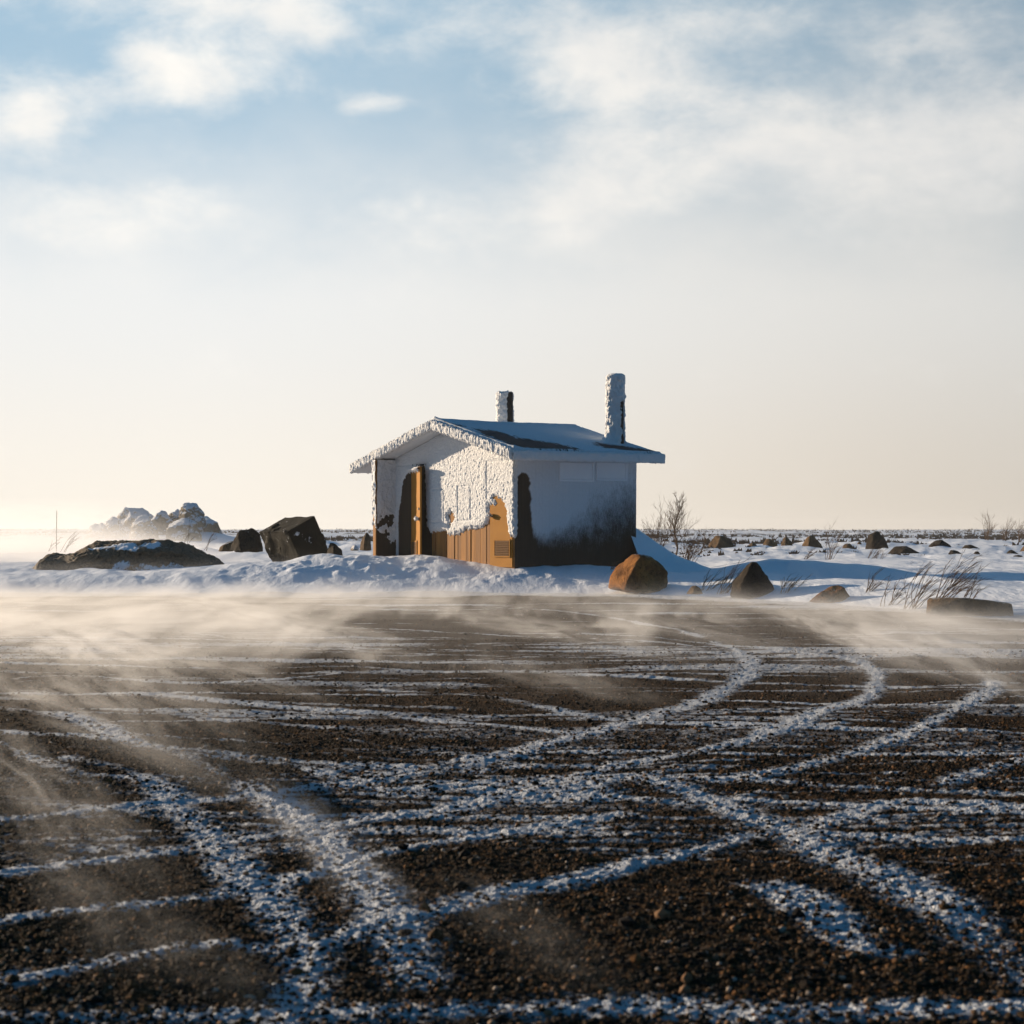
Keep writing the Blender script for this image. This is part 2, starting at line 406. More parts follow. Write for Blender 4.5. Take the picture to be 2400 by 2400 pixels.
def lot_z(X, Y, s):
    near = np.clip(9 / np.maximum(Y, 1), .7, 1)
    z = .028 * fbm(X * .8, Y * .8, oct=3, seed=51) + .006 * near * fbm(X * 9, Y * 9, oct=2, seed=52) + 008e-3 * near * fbm(X * 38, Y * 38, oct=2, seed=53)
    z = z + s * (.006 + .008 * fbm(X * 14, Y * 14, oct=2, seed=55))
    return z
la = np.concatenate([np.linspace(-3, -.30, 30)[:-1], np.linspace(-.30, .30, 900), np.linspace(.30, 3, 30)[1:]])
py = np.concatenate([np.linspace(1372, 2520, 820), np.linspace(2520, 3500, 60)[1:]])
lr = (H * F / (py - HY))[::-1]
YY, AA = np.meshgrid(lr, la, indexing='ij'); XX = YY * AA
S = snow_lines(XX, YY)
Xf, Yf = XX.ravel(), YY.ravel()
V = np.stack([Xf, Yf, lot_z(Xf, Yf, S)], -1)
Q = gridq(len(lr), len(la))
nb = len(V)
y0 = lr[0]
V = np.vstack([V, [[-40, -30, -.02], [40, -30, -.02], [40, y0 + .02, -.02], [-40, y0 + .02, -.02]]])
Q = np.vstack([Q, [[nb, nb + 1, nb + 2, nb + 3]]])
tag(from_np('gravel_lot', V, Q, M['gravel'], attrs={'snow': np.concatenate([S, np.zeros(4)])}), kind='structure')

# loose stones on the lot
rng = np.random.default_rng(4)
def stones(n, ya, yb, r0, r1, seed):
    rg = np.random.default_rng(seed)
    Y = 1 / (1 / yb + (1 / ya - 1 / yb) * rg.random(n)) ; X = Y * rg.uniform(-.30, .30, n)
    return X, Y, r0 + (r1 - r0) * rg.random(n) ** 3.8
parts = [stones(105000, 4.3, 12, .0024, .0125, 1), stones(45000, 9, 36, .005, .016, 2), stones(900, 4.6, 30, .011, .028, 3)]
X = np.concatenate([p[0] for p in parts]); Y = np.concatenate([p[1] for p in parts]); rad = np.concatenate([p[2] for p in parts])
s = snow_lines(X, Y)
keep = (rng.random(len(X)) > s * .75) & (Y < np.interp(X, EX, EY) - .3)
X, Y, rad, s = X[keep], Y[keep], rad[keep], s[keep]
Z = lot_z(X, Y, s) + rad * .25
bm = bmesh.new(); bmesh.ops.create_icosphere(bm, subdivisions=1, radius=1)
bv = np.array([v.co[:] for v in bm.verts]); bf = np.array([[v.index for v in f.verts] for f in bm.faces]); bm.free()
n = len(X)
sc = np.stack([rng.uniform(.75, 1.35, n), rng.uniform(.75, 1.35, n), rng.uniform(.5, .95, n)], 1) * rad[:, None]
jit = rng.uniform(.72, 1.2, (n, len(bv), 1))
P = bv[None] * jit * sc[:, None, :]
th = rng.uniform(0, 6.28, n); cc, sn_ = np.cos(th)[:, None], np.sin(th)[:, None]
px_ = P[..., 0] * cc - P[..., 1] * sn_; py_ = P[..., 0] * sn_ + P[..., 1] * cc
P = np.stack([px_ + X[:, None], py_ + Y[:, None], P[..., 2] + Z[:, None]], -1).reshape(-1, 3)
Qf = (bf[None] + (np.arange(n) * len(bv))[:, None, None]).reshape(-1, 3)
tag(from_np('loose_gravel', P, Qf, M['pebble'], smooth=False, attrs={'tint': np.repeat(rng.random(n), len(bv))}),
    'small brown stones lying loose on the gravel lot', 'gravel', kind='stuff')

# ------------------------------------------------------------------ the hut
NCX, NCY, Z0 = .07, 40.89, .45
A0 = R(-56.15); ux, uy = -math.cos(A0), -math.sin(A0); vx, vy = -math.sin(A0), math.cos(A0)   # u = to the left along the front, v = to the rear
W, L, RW, SL, UR = 5.2, 3.27, 2.6, .24, 3.15       # front length, depth, ridge position, roof slope, underside of ridge
def fac(px, py):                                     # photo pixel -> (w, z) on the front wall
    t = (px - CX) / F
    w = (NCX - t * NCY) / (t * uy - ux); Y = NCY + w * uy
    return w, H - (py - HY) / F * Y - Z0
def sid(px, py):                                     # photo pixel -> (b, z) on the side wall
    t = (px - CX) / F
    b = (t * NCY - NCX) / (vx - t * vy); Y = NCY + b * vy
    return b, H - (py - HY) / F * Y - Z0
def under(w): return UR - SL * abs(w - RW)
hut = bpy.data.objects.new('outhouse', None); C.objects.link(hut)
hut.location = (NCX, NCY, Z0); hut.rotation_euler = (0, 0, A0)
tag(hut, 'small wooden hut crusted with white frost, two vent pipes on its roof, one door ajar', 'hut')

# front wall: vertical planks, an open doorway between w 3.49 and 4.39
D0, D1, DT = 3.49, 4.39, 2.34
rnd = random.Random(3)
bm = bmesh.new()
w = 0.0
while w < W - .001:
    ww = min(rnd.choice((.14, .17, .20, .24)), W - w)
    a, b = w, w + ww
    zb = 0.0
    if a < D1 and b > D0:                            # over the doorway only
        if a < D0 - .02: b = D0
        elif b > D1 + .02 and a < D1 and a > D0 and b - D1 > .05: b = D1; zb = DT
        else: zb = DT; b = min(b, D1)
    d = rnd.uniform(0, .022)
    zt = lambda q: under(q) - .01
    if a < RW < b: poly = [(-a - .007, zb), (-a - .007, zt(a)), (-RW, zt(RW)), (-b + .007, zt(b)), (-b + .007, zb)]
    else: poly = [(-a - .007, zb), (-a - .007, zt(a)), (-b + .007, zt(b)), (-b + .007, zb)]
    prism(bm, poly, 'y', -d, .03)
    w = b
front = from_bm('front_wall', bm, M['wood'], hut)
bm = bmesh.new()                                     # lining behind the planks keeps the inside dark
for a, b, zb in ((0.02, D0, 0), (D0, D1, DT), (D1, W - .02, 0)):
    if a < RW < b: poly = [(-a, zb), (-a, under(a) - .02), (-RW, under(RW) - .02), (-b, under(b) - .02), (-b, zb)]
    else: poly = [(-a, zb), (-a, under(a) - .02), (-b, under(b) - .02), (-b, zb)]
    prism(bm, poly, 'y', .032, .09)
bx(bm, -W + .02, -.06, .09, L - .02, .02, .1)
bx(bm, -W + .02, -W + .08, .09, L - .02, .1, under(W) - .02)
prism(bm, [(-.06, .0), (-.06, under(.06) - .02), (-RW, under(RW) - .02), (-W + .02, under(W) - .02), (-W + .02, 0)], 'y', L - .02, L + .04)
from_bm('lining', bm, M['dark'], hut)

# side wall, thin frost over siding whose colour is darkened for shade
NB, NZ = 180, 150
bb = np.linspace(-.02, L + .04, NB); zz = np.linspace(-.1, under(0) - .01, NZ)
ZZ, BB = np.meshgrid(zz, bb, indexing='ij')
low = [(1208, 1300), (1243, 1240), (1262, 1262), (1290, 1262), (1310, 1258), (1340, 1246), (1370, 1228), (1400, 1210), (1430, 1198), (1488, 1180)]
sl = np.array([sid(*p) for p in low])
lowz = np.interp(BB, sl[:, 0], sl[:, 1])
soft = np.interp(BB, [0, .9, 1.4, 2.2, 3.3], [.14, .26, .36, .85, 1.0])
fr = (ZZ - lowz) / soft * .5 + .5 + .16 * fbm(BB * 6, ZZ * 5, oct=4, seed=91)
sil = [(1207, 1330), (1207, 1285), (1208, 1230), (1210, 1205), (1212, 1160), (1209, 1140), (1213, 1120), (1222, 1110), (1232, 1112), (1238, 1122), (1237, 1128), (1241, 1132), (1236, 1145), (1241, 1160), (1243, 1168), (1239, 1182), (1242, 1200), (1243, 1225), (1246, 1240), (1246, 1330)]
sp = np.array([sid(*p) for p in sil])
def sdf(P, x, y):
    d = np.full(x.shape, 1e9); ins = np.zeros(x.shape, bool); n = len(P)
    for i in range(n):
        (ax, ay), (bx_, by) = P[i], P[(i + 1) % n]
        dx, dy = bx_ - ax, by - ay; t = np.clip(((x - ax) * dx + (y - ay) * dy) / (dx * dx + dy * dy + 1e-12), 0, 1)
        d = np.minimum(d, np.hypot(x - ax - t * dx, y - ay - t * dy))
        c = ((ay > y) != (by > y)) & (x < (bx_ - ax) * (y - ay) / (by - ay + 1e-12) + ax)
        ins ^= c
    return np.where(ins, -d, d)                       # negative inside
sd = sdf(sp, BB + .015 * fbm(BB * 14, ZZ * 14, oct=2, seed=92), ZZ)
fr = np.minimum(np.clip(fr, -.6, 1.4), np.clip(sd / .05, -1, 1.4))
off = .008 * fbm(BB * 20, ZZ * 20, oct=3, seed=93) * np.clip(fr, 0, 1) + .02 * np.clip(fr, 0, 1) + .006 * (np.abs((BB * 5.5) % 1 - .5) < .42)
V = np.stack([off, BB, ZZ], -1).reshape(-1, 3)
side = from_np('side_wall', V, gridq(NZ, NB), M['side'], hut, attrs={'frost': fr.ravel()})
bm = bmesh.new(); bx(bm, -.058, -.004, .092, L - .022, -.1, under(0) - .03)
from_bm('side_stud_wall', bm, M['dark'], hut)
for pa in ([(1314, 1084), (1386, 1084), (1386, 1124), (1314, 1124)], [(1400, 1084), (1464, 1084), (1464, 1122), (1400, 1122)]):
    q = [sid(*p) for p in pa]; b0, b1 = q[0][0], q[1][0]; z1, z0 = q[0][1], q[2][1]
    bm = bmesh.new(); bx(bm, .012, .038, b0, b1, z0, z1)
    wn = from_bm('window', bm, M['frost'], hut, bevel=.010)
    bm = bmesh.new()
    for s in ((b0 - .05, b0, z0 - .05, z1), (b1, b1 + .05, z0 - .05, z1), (b0, b1, z0 - .05, z0)):
        bx(bm, .010, .047, *s)
    from_bm('window_frame', bm, M['frost'], wn, bevel=.013)

bm = bmesh.new(); bx(bm, -4.97, -D1 - .055, -.026, -.001, .02, 2.3); from_bm('shade_panel', bm, M['shaded_wood'], hut, bevel=.004)  # added dark board, stands for bare wall in the wing's shade
# frost crust on the front wall
def crust(name, w0, w1, z0, z1, res, cover, thick, place, mat, parent, seed, amp=.035, fr_=17, top=None):
    nw, nz = int((w1 - w0) / res) + 1, int((z1 - z0) / res) + 1
    ww = np.linspace(w0, w1, nw); zz = np.linspace(z0, z1, nz)
    ZZ, WW = np.meshgrid(zz, ww, indexing='ij')
    if top is not None: ZZ = np.minimum(ZZ, top(WW))
    c = cover(WW, ZZ)
    f = fbm(WW * fr_ + ZZ * fr_ * .45, ZZ * fr_ * .8 - WW * fr_ * .3, oct=3, seed=seed)
    f2 = 1 - np.abs(fbm(WW * fr_ * .7, ZZ * fr_ * .7, oct=2, seed=seed + 7)) * 2
    t = thick(WW, ZZ) * (.25 * sm(c, -.005, .01) + .75 * sm(c, .0, .09)) + amp * (f * .75 + f2 * .35) * sm(c, 0, .05)
    t = np.where(c <= 0, -.02, np.maximum(t, .004))
    V = place(WW, ZZ, t).reshape(-1, 3)
    Q = gridq(nz, nw); k = (c.ravel()[Q] > 0).any(1)
    V, Q, _ = compact(V, Q[k])
    return from_np(name, V, Q, mat, parent)
P_edge = np.array([fac(*p) for p in [(1012, 1256), (1020, 1244), (1036, 1245), (1048, 1243), (1053, 1252), (1066, 1253), (1080, 1250), (1092, 1243), (1105, 1238), (1118, 1238), (1132, 1236), (1143, 1228), (1149, 1218), (1152, 1205), (1150, 1192), (1149, 1178), (1158, 1172)]])
P_door = np.array([fac(*p) for p in [(1149, 1340), (1150, 1240), (1153, 1215), (1149, 1190), (1150, 1183), (1164, 1186), (1170, 1180), (1160, 1166), (1167, 1163), (1178, 1172), (1186, 1184), (1190, 1200), (1192, 1225), (1194, 1240), (1193, 1248), (1200, 1258), (1212, 1260), (1212, 1340)]])
P_hole = np.array([fac(*p) for p in [(1053, 1208), (1059, 1200), (1061, 1196), (1064, 1203), (1068, 1212), (1065, 1220), (1058, 1226), (1058, 1234), (1055, 1234), (1056, 1222)]])
P_low = np.array([fac(*p) for p in [(1010, 1350), (1010, 1262), (1013, 1250), (1020, 1245), (1036, 1246), (1048, 1244), (1053, 1253), (1066, 1254), (1080, 1251), (1092, 1244), (1105, 1238), (1118, 1239), (1132, 1237), (1143, 1228), (1150, 1215), (1165, 1215), (1165, 1350)]])
P_arch = np.array([fac(*p) for p in [(937, 1345), (937, 1260), (935, 1228), (938, 1200), (942, 1180), (945, 1150), (947, 1130), (955, 1115), (964, 1104), (972, 1098), (986, 1094), (993, 1090), (998, 1094), (1000, 1180), (1002, 1230), (1013, 1255), (1013, 1345)]])
def cover_front(w, z):
    n = .045 * fbm(w * 20, z * 16, oct=4, seed=101, gain=.65) + .04 * fbm(w * 42, z * 24, oct=2, seed=102)
    big = .02 * fbm(w * 4, z * 4, oct=2, seed=103)
    c = np.full(w.shape, .3)
    for P in (P_low, P_door, P_hole): c = np.minimum(c, sdf(P, w, z) + n + big * .5)
    c = np.minimum(c, sdf(P_arch, w, z) + n * .8)
    return c
def rect_groove(w, z, p0, p1, d=.012):
    (wa, za), (wb, zb) = fac(*p0), fac(*p1)
    cx_, cz = (wa + wb) / 2, (za + zb) / 2; hx, hz = abs(wa - wb) / 2, abs(za - zb) / 2
    q = np.maximum(np.abs(w - cx_) - hx, np.abs(z - cz) - hz)
    return np.exp(-(q / d) ** 2)
def thick_front(w, z):
    t = .045 + .012 * sm(z, .6, 1.8)
    t = t - (.02) * rect_groove(w, z, (1018, 1148), (1045, 1224), .018)
    t = t - (.018) * rect_groove(w, z, (1078, 1140), (1108, 1220), .018)
    t = t - (.018) * rect_groove(w, z, (1146, 1082), (1230, 1300), .02)
    t = t - .035 * rect_groove(w, z, (930, 1092), (1001, 1350), .02)
    t = np.where(w > 3.45, t * .6, t)
    return t
crust('frost_crust', -.02, W - .01, .05, 3.15, .0125, cover_front, thick_front,
      lambda w, z, t: np.stack([-w, -.012 - t, z], -1), M['rime'], front, 111, amp=.0165, fr_=25, top=lambda w: under(0) * 0 + UR - SL * np.abs(w - RW) - .012)
# frost feathers round the near corner
def cover_corner(w, z): return np.minimum(z - fac(1200, 1258)[1], .3) + .03 * fbm(w * 14, z * 14, oct=3, seed=121)
nA = 24; zz = np.arange(.55, under(0) - .02, .0125)
TH = np.linspace(-.35, 1.9, nA); ZZ, TT = np.meshgrid(zz, TH, indexing='ij')
cv = np.minimum(ZZ - .62, .3) + .05 * fbm(TT * 3, ZZ * 12, oct=3, seed=123)
rr = (.085 + .05 * fbm(TT * 2.5, ZZ * 16, oct=3, seed=124)) * sm(cv, 0, .15) * (1 - .5 * np.abs((TT - .78) / 1.2) ** 2)
rr = np.where(cv > 0, rr, -.01)
V = np.stack([-.03 + (rr + .01) * np.sin(TT), .02 - (rr + .02) * np.cos(TT), ZZ], -1).reshape(-1, 3)
Q = gridq(len(zz), nA); V, Q, _ = compact(V, Q[(cv.ravel()[Q] > 0).any(1)])
from_np('frost_crust', V, Q, M['rime'], side)

# wing wall standing forward at the left end
WD = .56
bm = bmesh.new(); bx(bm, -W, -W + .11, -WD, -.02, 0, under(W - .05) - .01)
wing = from_bm('wing_wall', bm, M['shaded_wood'], hut, bevel=.006)  # wood darkened in colour for the shaded inner face
bm = bmesh.new(); bx(bm, -W - .012, -W + .118, -WD - .03, -WD - .002, 0, under(W) - .03); from_bm('lit_wing_end', bm, M['wood'], wing, bevel=.004)  # added board, keeps the wing's sunlit end in the lighter wood
def cover_wing(q, z): return .01 + .10 * (z - .85) + .12 * fbm(q * 7, z * 6, oct=4, seed=131) * sm(2.2 - z, 0, .8)
crust('frost_crust', -WD, -.03, .1, under(W) - .01, .0125, cover_wing, lambda q, z: .025 + 0 * q,
      lambda q, z, t: np.stack([-W + .11 + t, q, z], -1), M['rime'], wing, 133, amp=.03, fr_=11)
def cover_wend(q, z): return (z - 1.02) * .12 + .08 * fbm(q * 9, z * 6, oct=3, seed=135)
crust('frost_crust', -.03, .14, .3, under(W) - .01, .0125, cover_wend, lambda q, z: .03 + 0 * q,
      lambda q, z, t: np.stack([-W + q, -WD - .026 - t, z], -1), M['rime'], wing, 137, amp=.03, fr_=13)

# doors
def door(a0, a1, zb, zt, ang_, name_label, panel, swing):
    """hinged on a1 (the left), leaf reaches to a0"""
    root = bpy.data.objects.new('door', None); C.objects.link(root); root.parent = hut
    root.location = (-a1, -.035 if not swing else -.02, 0); root.rotation_euler = (0, 0, -ang_)
    if name_label: root['label'] = name_label
    wd = a1 - a0
    bm = bmesh.new(); bx(bm, .005, wd - .005, 0, .045, zb, zt); leaf = from_bm('leaf', bm, M['door_paint'], root, bevel=.004)
    bm = bmesh.new()
    x0, x1, za, zb_ = panel
    bx(bm, x0, x1, -.012, -.002, za, zb_)
    lv = from_bm('louvre', bm, M['louvre'], root)
    bm = bmesh.new()
    k = 9
    for i in range(k):
        zc = za + (i + .5) * (zb_ - za) / k
        bx(bm, x0 + .015, x1 - .015, -.02, .02, -.003, .003, Matrix.Translation((0, -.017, zc)) @ Matrix.Rotation(R(35), 4, 'X'))
    from_bm('slat_grille', bm, M['louvre'], lv)
    bm = bmesh.new()
    for s in ((x0 - .03, x0, za - .03, zb_ + .03), (x1, x1 + .03, za - .03, zb_ + .03), (x0, x1, zb_, zb_ + .03), (x0, x1, za - .03, za)):
        bx(bm, s[0], s[1], -.024, -.002, s[2], s[3])
    from_bm('louvre_frame', bm, M['door_paint'], lv)
    return root, wd
r1, wd = door(D0, D1, .10, 2.315, R(17.5), 'unfrosted ochre door standing ajar', (.10, .62, .27, .56), True)
hz = fac(987, 1217)[1]
def lever(parent, x, z, s=1):
    bm = bmesh.new()
    bmesh.ops.create_cone(bm, cap_ends=True, segments=16, radius1=.034, radius2=.030, depth=.02, matrix=Matrix.Translation((x, -.01, z)) @ Matrix.Rotation(R(90), 4, 'X'))
    bmesh.ops.create_cone(bm, cap_ends=True, segments=10, radius1=.012, radius2=.012, depth=.06, matrix=Matrix.Translation((x, -.045, z)) @ Matrix.Rotation(R(90), 4, 'X'))
    bx(bm, min(x, x + s * .14), max(x, x + s * .14), -.083, -.063, z - .012, z + .012)
    h_ = from_bm('handle', bm, M['metal'], parent, bevel=.003)
    bm = bmesh.new(); bmesh.ops.create_icosphere(bm, subdivisions=3, radius=.05)
    for v in bm.verts:
        v.co *= 1 + .35 * math.sin(v.co.x * 90 + v.co.y * 60) * math.cos(v.co.z * 80); v.co.x *= 1.5; v.co += Vector((x - .02 * s, -.07, z + .012))
    from_bm('rime_lump', bm, M['rime'], h_, smooth=True)
lever(r1, wd - .09, hz, -1)
bm = bmesh.new(); bmesh.ops.create_cone(bm, cap_ends=True, segments=16, radius1=.032, radius2=.026, depth=.025, matrix=Matrix.Translation((wd - .09, -.013, fac(987, 1193)[1])) @ Matrix.Rotation(R(90), 4, 'X'))
from_bm('deadbolt', bm, M['metal'], r1)
# rime ledge hanging at the top of the open leaf
bm = bmesh.new(); bmesh.ops.create_grid(bm, x_segments=40, y_segments=12, size=.5)
for v in bm.verts:
    x = (v.co.x + .5) * wd; q = (v.co.y + .5)
    v.co = Vector((x, -.03 - .05 * math.sin(q * 3.14) * (1 + .4 * math.sin(x * 60)), 2.315 - q * (.07 + .05 * math.sin(x * 23 + 1) ** 2 + .03 * math.sin(x * 70))))
from_bm('rime_fringe', bm, M['rime'], r1, smooth=True)
bm = bmesh.new()                                     # frame of the open doorway
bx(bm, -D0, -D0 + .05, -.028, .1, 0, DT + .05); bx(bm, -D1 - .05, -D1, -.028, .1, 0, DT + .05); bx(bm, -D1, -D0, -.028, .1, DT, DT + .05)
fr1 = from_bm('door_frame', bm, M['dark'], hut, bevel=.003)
bm = bmesh.new(); z_ = fac(997, 1134)[1]; bx(bm, -D0 - .012, -D0 - .001, -.02, .02, z_ - .075, z_ + .075); from_bm('strike_plate', bm, M['door_paint'], fr1)
dw0 = fac(1204, 1260)[0]; dw1 = fac(1151, 1260)[0]
lt, lb = fac(1182, 1267), fac(1182, 1303)
lw0, lw1 = fac(1198, 1280)[0], fac(1164, 1280)[0]
r2, wd2 = door(dw0, dw1, .02, 2.2, 0, 'closed ochre door half hidden under frost', (dw1 - lw1, dw1 - lw0, lb[1], lt[1]), False)
lever(r2, dw1 - fac(1156, 1209)[0], fac(1156, 1209)[1], 1)

# roof: a gabled slab, snow over dark shingles
RB0, RB1, WR, WL, TK = -.50, L + .25, -.70, 6.4, .17
bm = bmesh.new()
prism(bm, [(-WR, under(WR)), (-RW, UR), (-WL, under(WL)), (-WL, under(WL) + TK), (-RW, UR + TK), (-WR, under(WR) + TK)], 'y', RB0, RB1)
roof = from_bm('roof', bm, M['rime'], hut)
def roof_cover(sgn):
    e = WR if sgn < 0 else WL
    nw, nb_ = 150, 170
    w_ = np.linspace(RW, e, nw); b_ = np.linspace(RB0 - .01, RB1 + .01, nb_)
    BBg, WWg = np.meshgrid(b_, w_, indexing='ij')
    zt = UR - SL * np.abs(WWg - RW) + TK
    t = .035 + .022 * fbm(WWg * 1.6, BBg * 1.6, oct=4, seed=141)
    t = t + .05 * np.exp(-((BBg - RB0) / .12) ** 2) + .03 * np.exp(-(np.abs(WWg - e) / .15) ** 2) + .02 * np.exp(-(np.abs(WWg - RW) / .1) ** 2)
    ed = np.minimum(np.minimum(BBg - RB0 + .01, RB1 + .01 - BBg), np.abs(WWg - e) )
    t = t * sm(ed, -.01, .05) - .03 * (1 - sm(ed, -.005, .02))
    bare = np.full(WWg.shape, -.75)
    def blob(wc, bc, rw, rb, a, tilt=0.0):
        dw = WWg - wc; db = BBg - bc - tilt * dw
        return a * np.exp(-(dw / rw) ** 2 - (db / rb) ** 2)
    if sgn < 0:
        def unroof(px, py):
            t, s_ = (px - CX) / F, (py - HY) / F; k0 = UR + TK + .05 - SL * RW
            Yr = (H - Z0 - k0 + SL * (ux * NCX + uy * NCY)) / (s_ + SL * (ux * t + uy))
            return ux * (t * Yr - NCX) + uy * (Yr - NCY), vx * (t * Yr - NCX) + vy * (Yr - NCY)
        for P in ([(1122, 1006), (1164, 1010), (1214, 1028), (1297, 1037), (1350, 1051), (1276, 1049), (1214, 1043), (1173, 1031)], [(1405, 1038), (1440, 1042), (1535, 1057), (1500, 1056), (1420, 1046)], [(1060, 994), (1074, 996), (1070, 998)]):
            q = np.array([unroof(*p) for p in P])
            bare = np.maximum(bare, .75 - sdf(q, WWg, BBg) / .34)
        bare = bare + .18
    V = np.stack([-WWg, BBg, zt + t], -1)
    Vb = np.stack([-WWg, BBg, zt - .01], -1)
    V = V.reshape(-1, 3); Q = gridq(nb_, nw)
    o = from_np('roof_snow', V, Q, M['roof'], roof, attrs={'bare': bare.ravel()})
    return o
roof_cover(-1); roof_cover(1)
def rime_bar(p0, p1, up, out, hu, ho, name, parent, seed, amp=.05, res=.014, fr_=22, droop=0.0):
    """a lumpy bar of rime from p0 to p1: a closed oval section, roughened"""
    p0, p1, up, out = (np.array(q, float) for q in (p0, p1, up, out))
    Ln = np.linalg.norm(p1 - p0); n = int(Ln / res); k = 26
    s = np.linspace(0, 1, n); a = np.linspace(0, 2 * math.pi, k, endpoint=False)
    SS, AA_ = np.meshgrid(s, a, indexing='ij')
    cu = np.sign(np.cos(AA_)) * np.abs(np.cos(AA_)) ** .6; co = np.sign(np.sin(AA_)) * np.abs(np.sin(AA_)) ** .6
    f = fbm(SS * Ln * fr_, np.cos(AA_) * 2.2, np.sin(AA_) * 2.2, oct=3, seed=seed)
    f2 = fbm(SS * Ln * fr_ * 2.6, np.cos(AA_) * 4, np.sin(AA_) * 4, oct=2, seed=seed + 3)
    g = 1.0 + 0 * SS
    g[0] = .3; g[-1] = .3; g[1] = .8; g[-2] = .8
    ra = amp * (f * .8 + f2 * .6)
    P = p0 + SS[..., None] * (p1 - p0) + ((hu * g + ra) * cu)[..., None] * up + ((ho * g + ra) * co)[..., None] * out
    V = P.reshape(-1, 3)
    Q = []
    idx = np.arange(n * k).reshape(n, k)
    q = np.stack([idx[:-1], np.roll(idx[:-1], -1, 1), np.roll(idx[1:], -1, 1), idx[1:]], -1).reshape(-1, 4)
    o = from_np(name, V, q, M['rime'], parent)
    return o
def rp(w, b, dz=0): return (-w, b, under(w) + dz)
nrm = 1 / math.hypot(1, SL)
for e in (WR, WL):
    rime_bar(rp(RW, RB0 - .03, TK * .55), rp(e, RB0 - .03, TK * .55), (0, 0, 1), (0, -1, 0), .115, .07, 'rake_rime', roof, 151 + int(e), amp=.036)
rime_bar(rp(WR - .03, RB0 - .05, TK * .52), rp(WR - .03, RB1 + .04, TK * .52), (0, 0, 1), (1, 0, 0), .105, .06, 'fascia_rime', roof, 161, amp=.026, fr_=16)
rime_bar(rp(WL + .03, RB0 - .05, TK * .52), rp(WL + .03, RB1 + .04, TK * .52), (0, 0, 1), (-1, 0, 0), .08, .05, 'fascia_rime', roof, 163, amp=.03)
for e in (WR, WL):
    rime_bar(rp(RW, RB1, TK * .5), rp(e, RB1, TK * .5), (0, 0, 1), (0, 1, 0), .10, .04, 'rake_rime', roof, 171 + int(e), amp=.025)

# vent pipes, rime on the windward side
def pipe(w, b, ztop, rad, seed, bare_c, bare_w, bare_z):
    zb = under(w) + TK - .05
    bm = bmesh.new()
    bmesh.ops.create_cone(bm, cap_ends=False, segments=40, radius1=rad, radius2=rad, depth=ztop - zb, matrix=Matrix.Translation((-w, b, (zb + ztop) / 2)))
    bmesh.ops.create_cone(bm, cap_ends=False, segments=40, radius1=rad * .88, radius2=rad * .88, depth=ztop - zb, matrix=Matrix.Translation((-w, b, (zb + ztop) / 2)))
    p = from_bm('vent_pipe', bm, M['dark'], hut, smooth=True)
    k = 110; z = np.arange(zb, ztop + .03, .0125)
    th = np.linspace(0, 2 * math.pi, k); ZZ, TT = np.meshgrid(z, th, indexing='ij')
    cx_, sx_ = np.cos(TT), np.sin(TT)
    # thickest towards the wind (the front of the hut)
    wind = np.clip(.5 - .5 * (sx_ * .8 + cx_ * .6), 0, 1)
    f = fbm(cx_ * 3.2, sx_ * 3.2, ZZ * 11, oct=3, seed=seed); f2 = fbm(cx_ * 7, sx_ * 7, ZZ * 24, oct=2, seed=seed + 5)
    r = rad + .012 + .075 * wind + .045 * f + .022 * f2
    r = r + .16 * np.exp(-np.maximum(ZZ - zb - .05, 0) / .12) * (.4 + wind)
    dth = np.abs((TT - bare_c + math.pi) % (2 * math.pi) - math.pi)
    cov = (dth - bare_w * np.interp(ZZ, [q[0] for q in bare_z], [q[1] for q in bare_z])) * .4 + .10 * f + .03 * f2
    r = np.where(cov > 0, np.maximum(r, rad + .006), rad - .02)
    top = sm(ztop + .03 - ZZ, -.001, .05); r = r * (.86 + .14 * top)
    V = np.stack([-w + r * cx_, b + r * sx_, ZZ + .03 * f * (ZZ > ztop - .05)], -1).reshape(-1, 3)
    Q = gridq(len(z), k); V, Q, _ = compact(V, Q[(cov.ravel()[Q] > 0).any(1)])
    from_np('rime_shell', V, Q, M['rime'], p)
    if seed == 181:                                   # cap of frost on the near pipe
        bm = bmesh.new(); bmesh.ops.create_icosphere(bm, subdivisions=4, radius=1)
        co = np.array([v.co[:] for v in bm.verts]); q = 1 + .25 * fbm(co[:, 0] * 3, co[:, 1] * 3, co[:, 2] * 3, oct=3, seed=7)
        for v, k_ in zip(bm.verts, q): v.co = Vector((-w - .02 + v.co.x * .20 * k_, b - .02 + v.co.y * .20 * k_, ztop + v.co.z * .075 * k_))
        from_bm('frost_cap', bm, M['rime'], p, smooth=True)
pipe(.50, 3.15, 4.36, .165, 181, R(12), R(24), [(2.6, 1), (2.95, 1), (3.0, .5), (3.15, .7), (3.75, .8), (3.82, .0), (4.2, -.3), (4.27, .3), (4.4, .0)])
pipe(4.7, 2.9, 4.24, .165, 191, R(22), R(46), [(2.6, 1), (4.4, 1)])

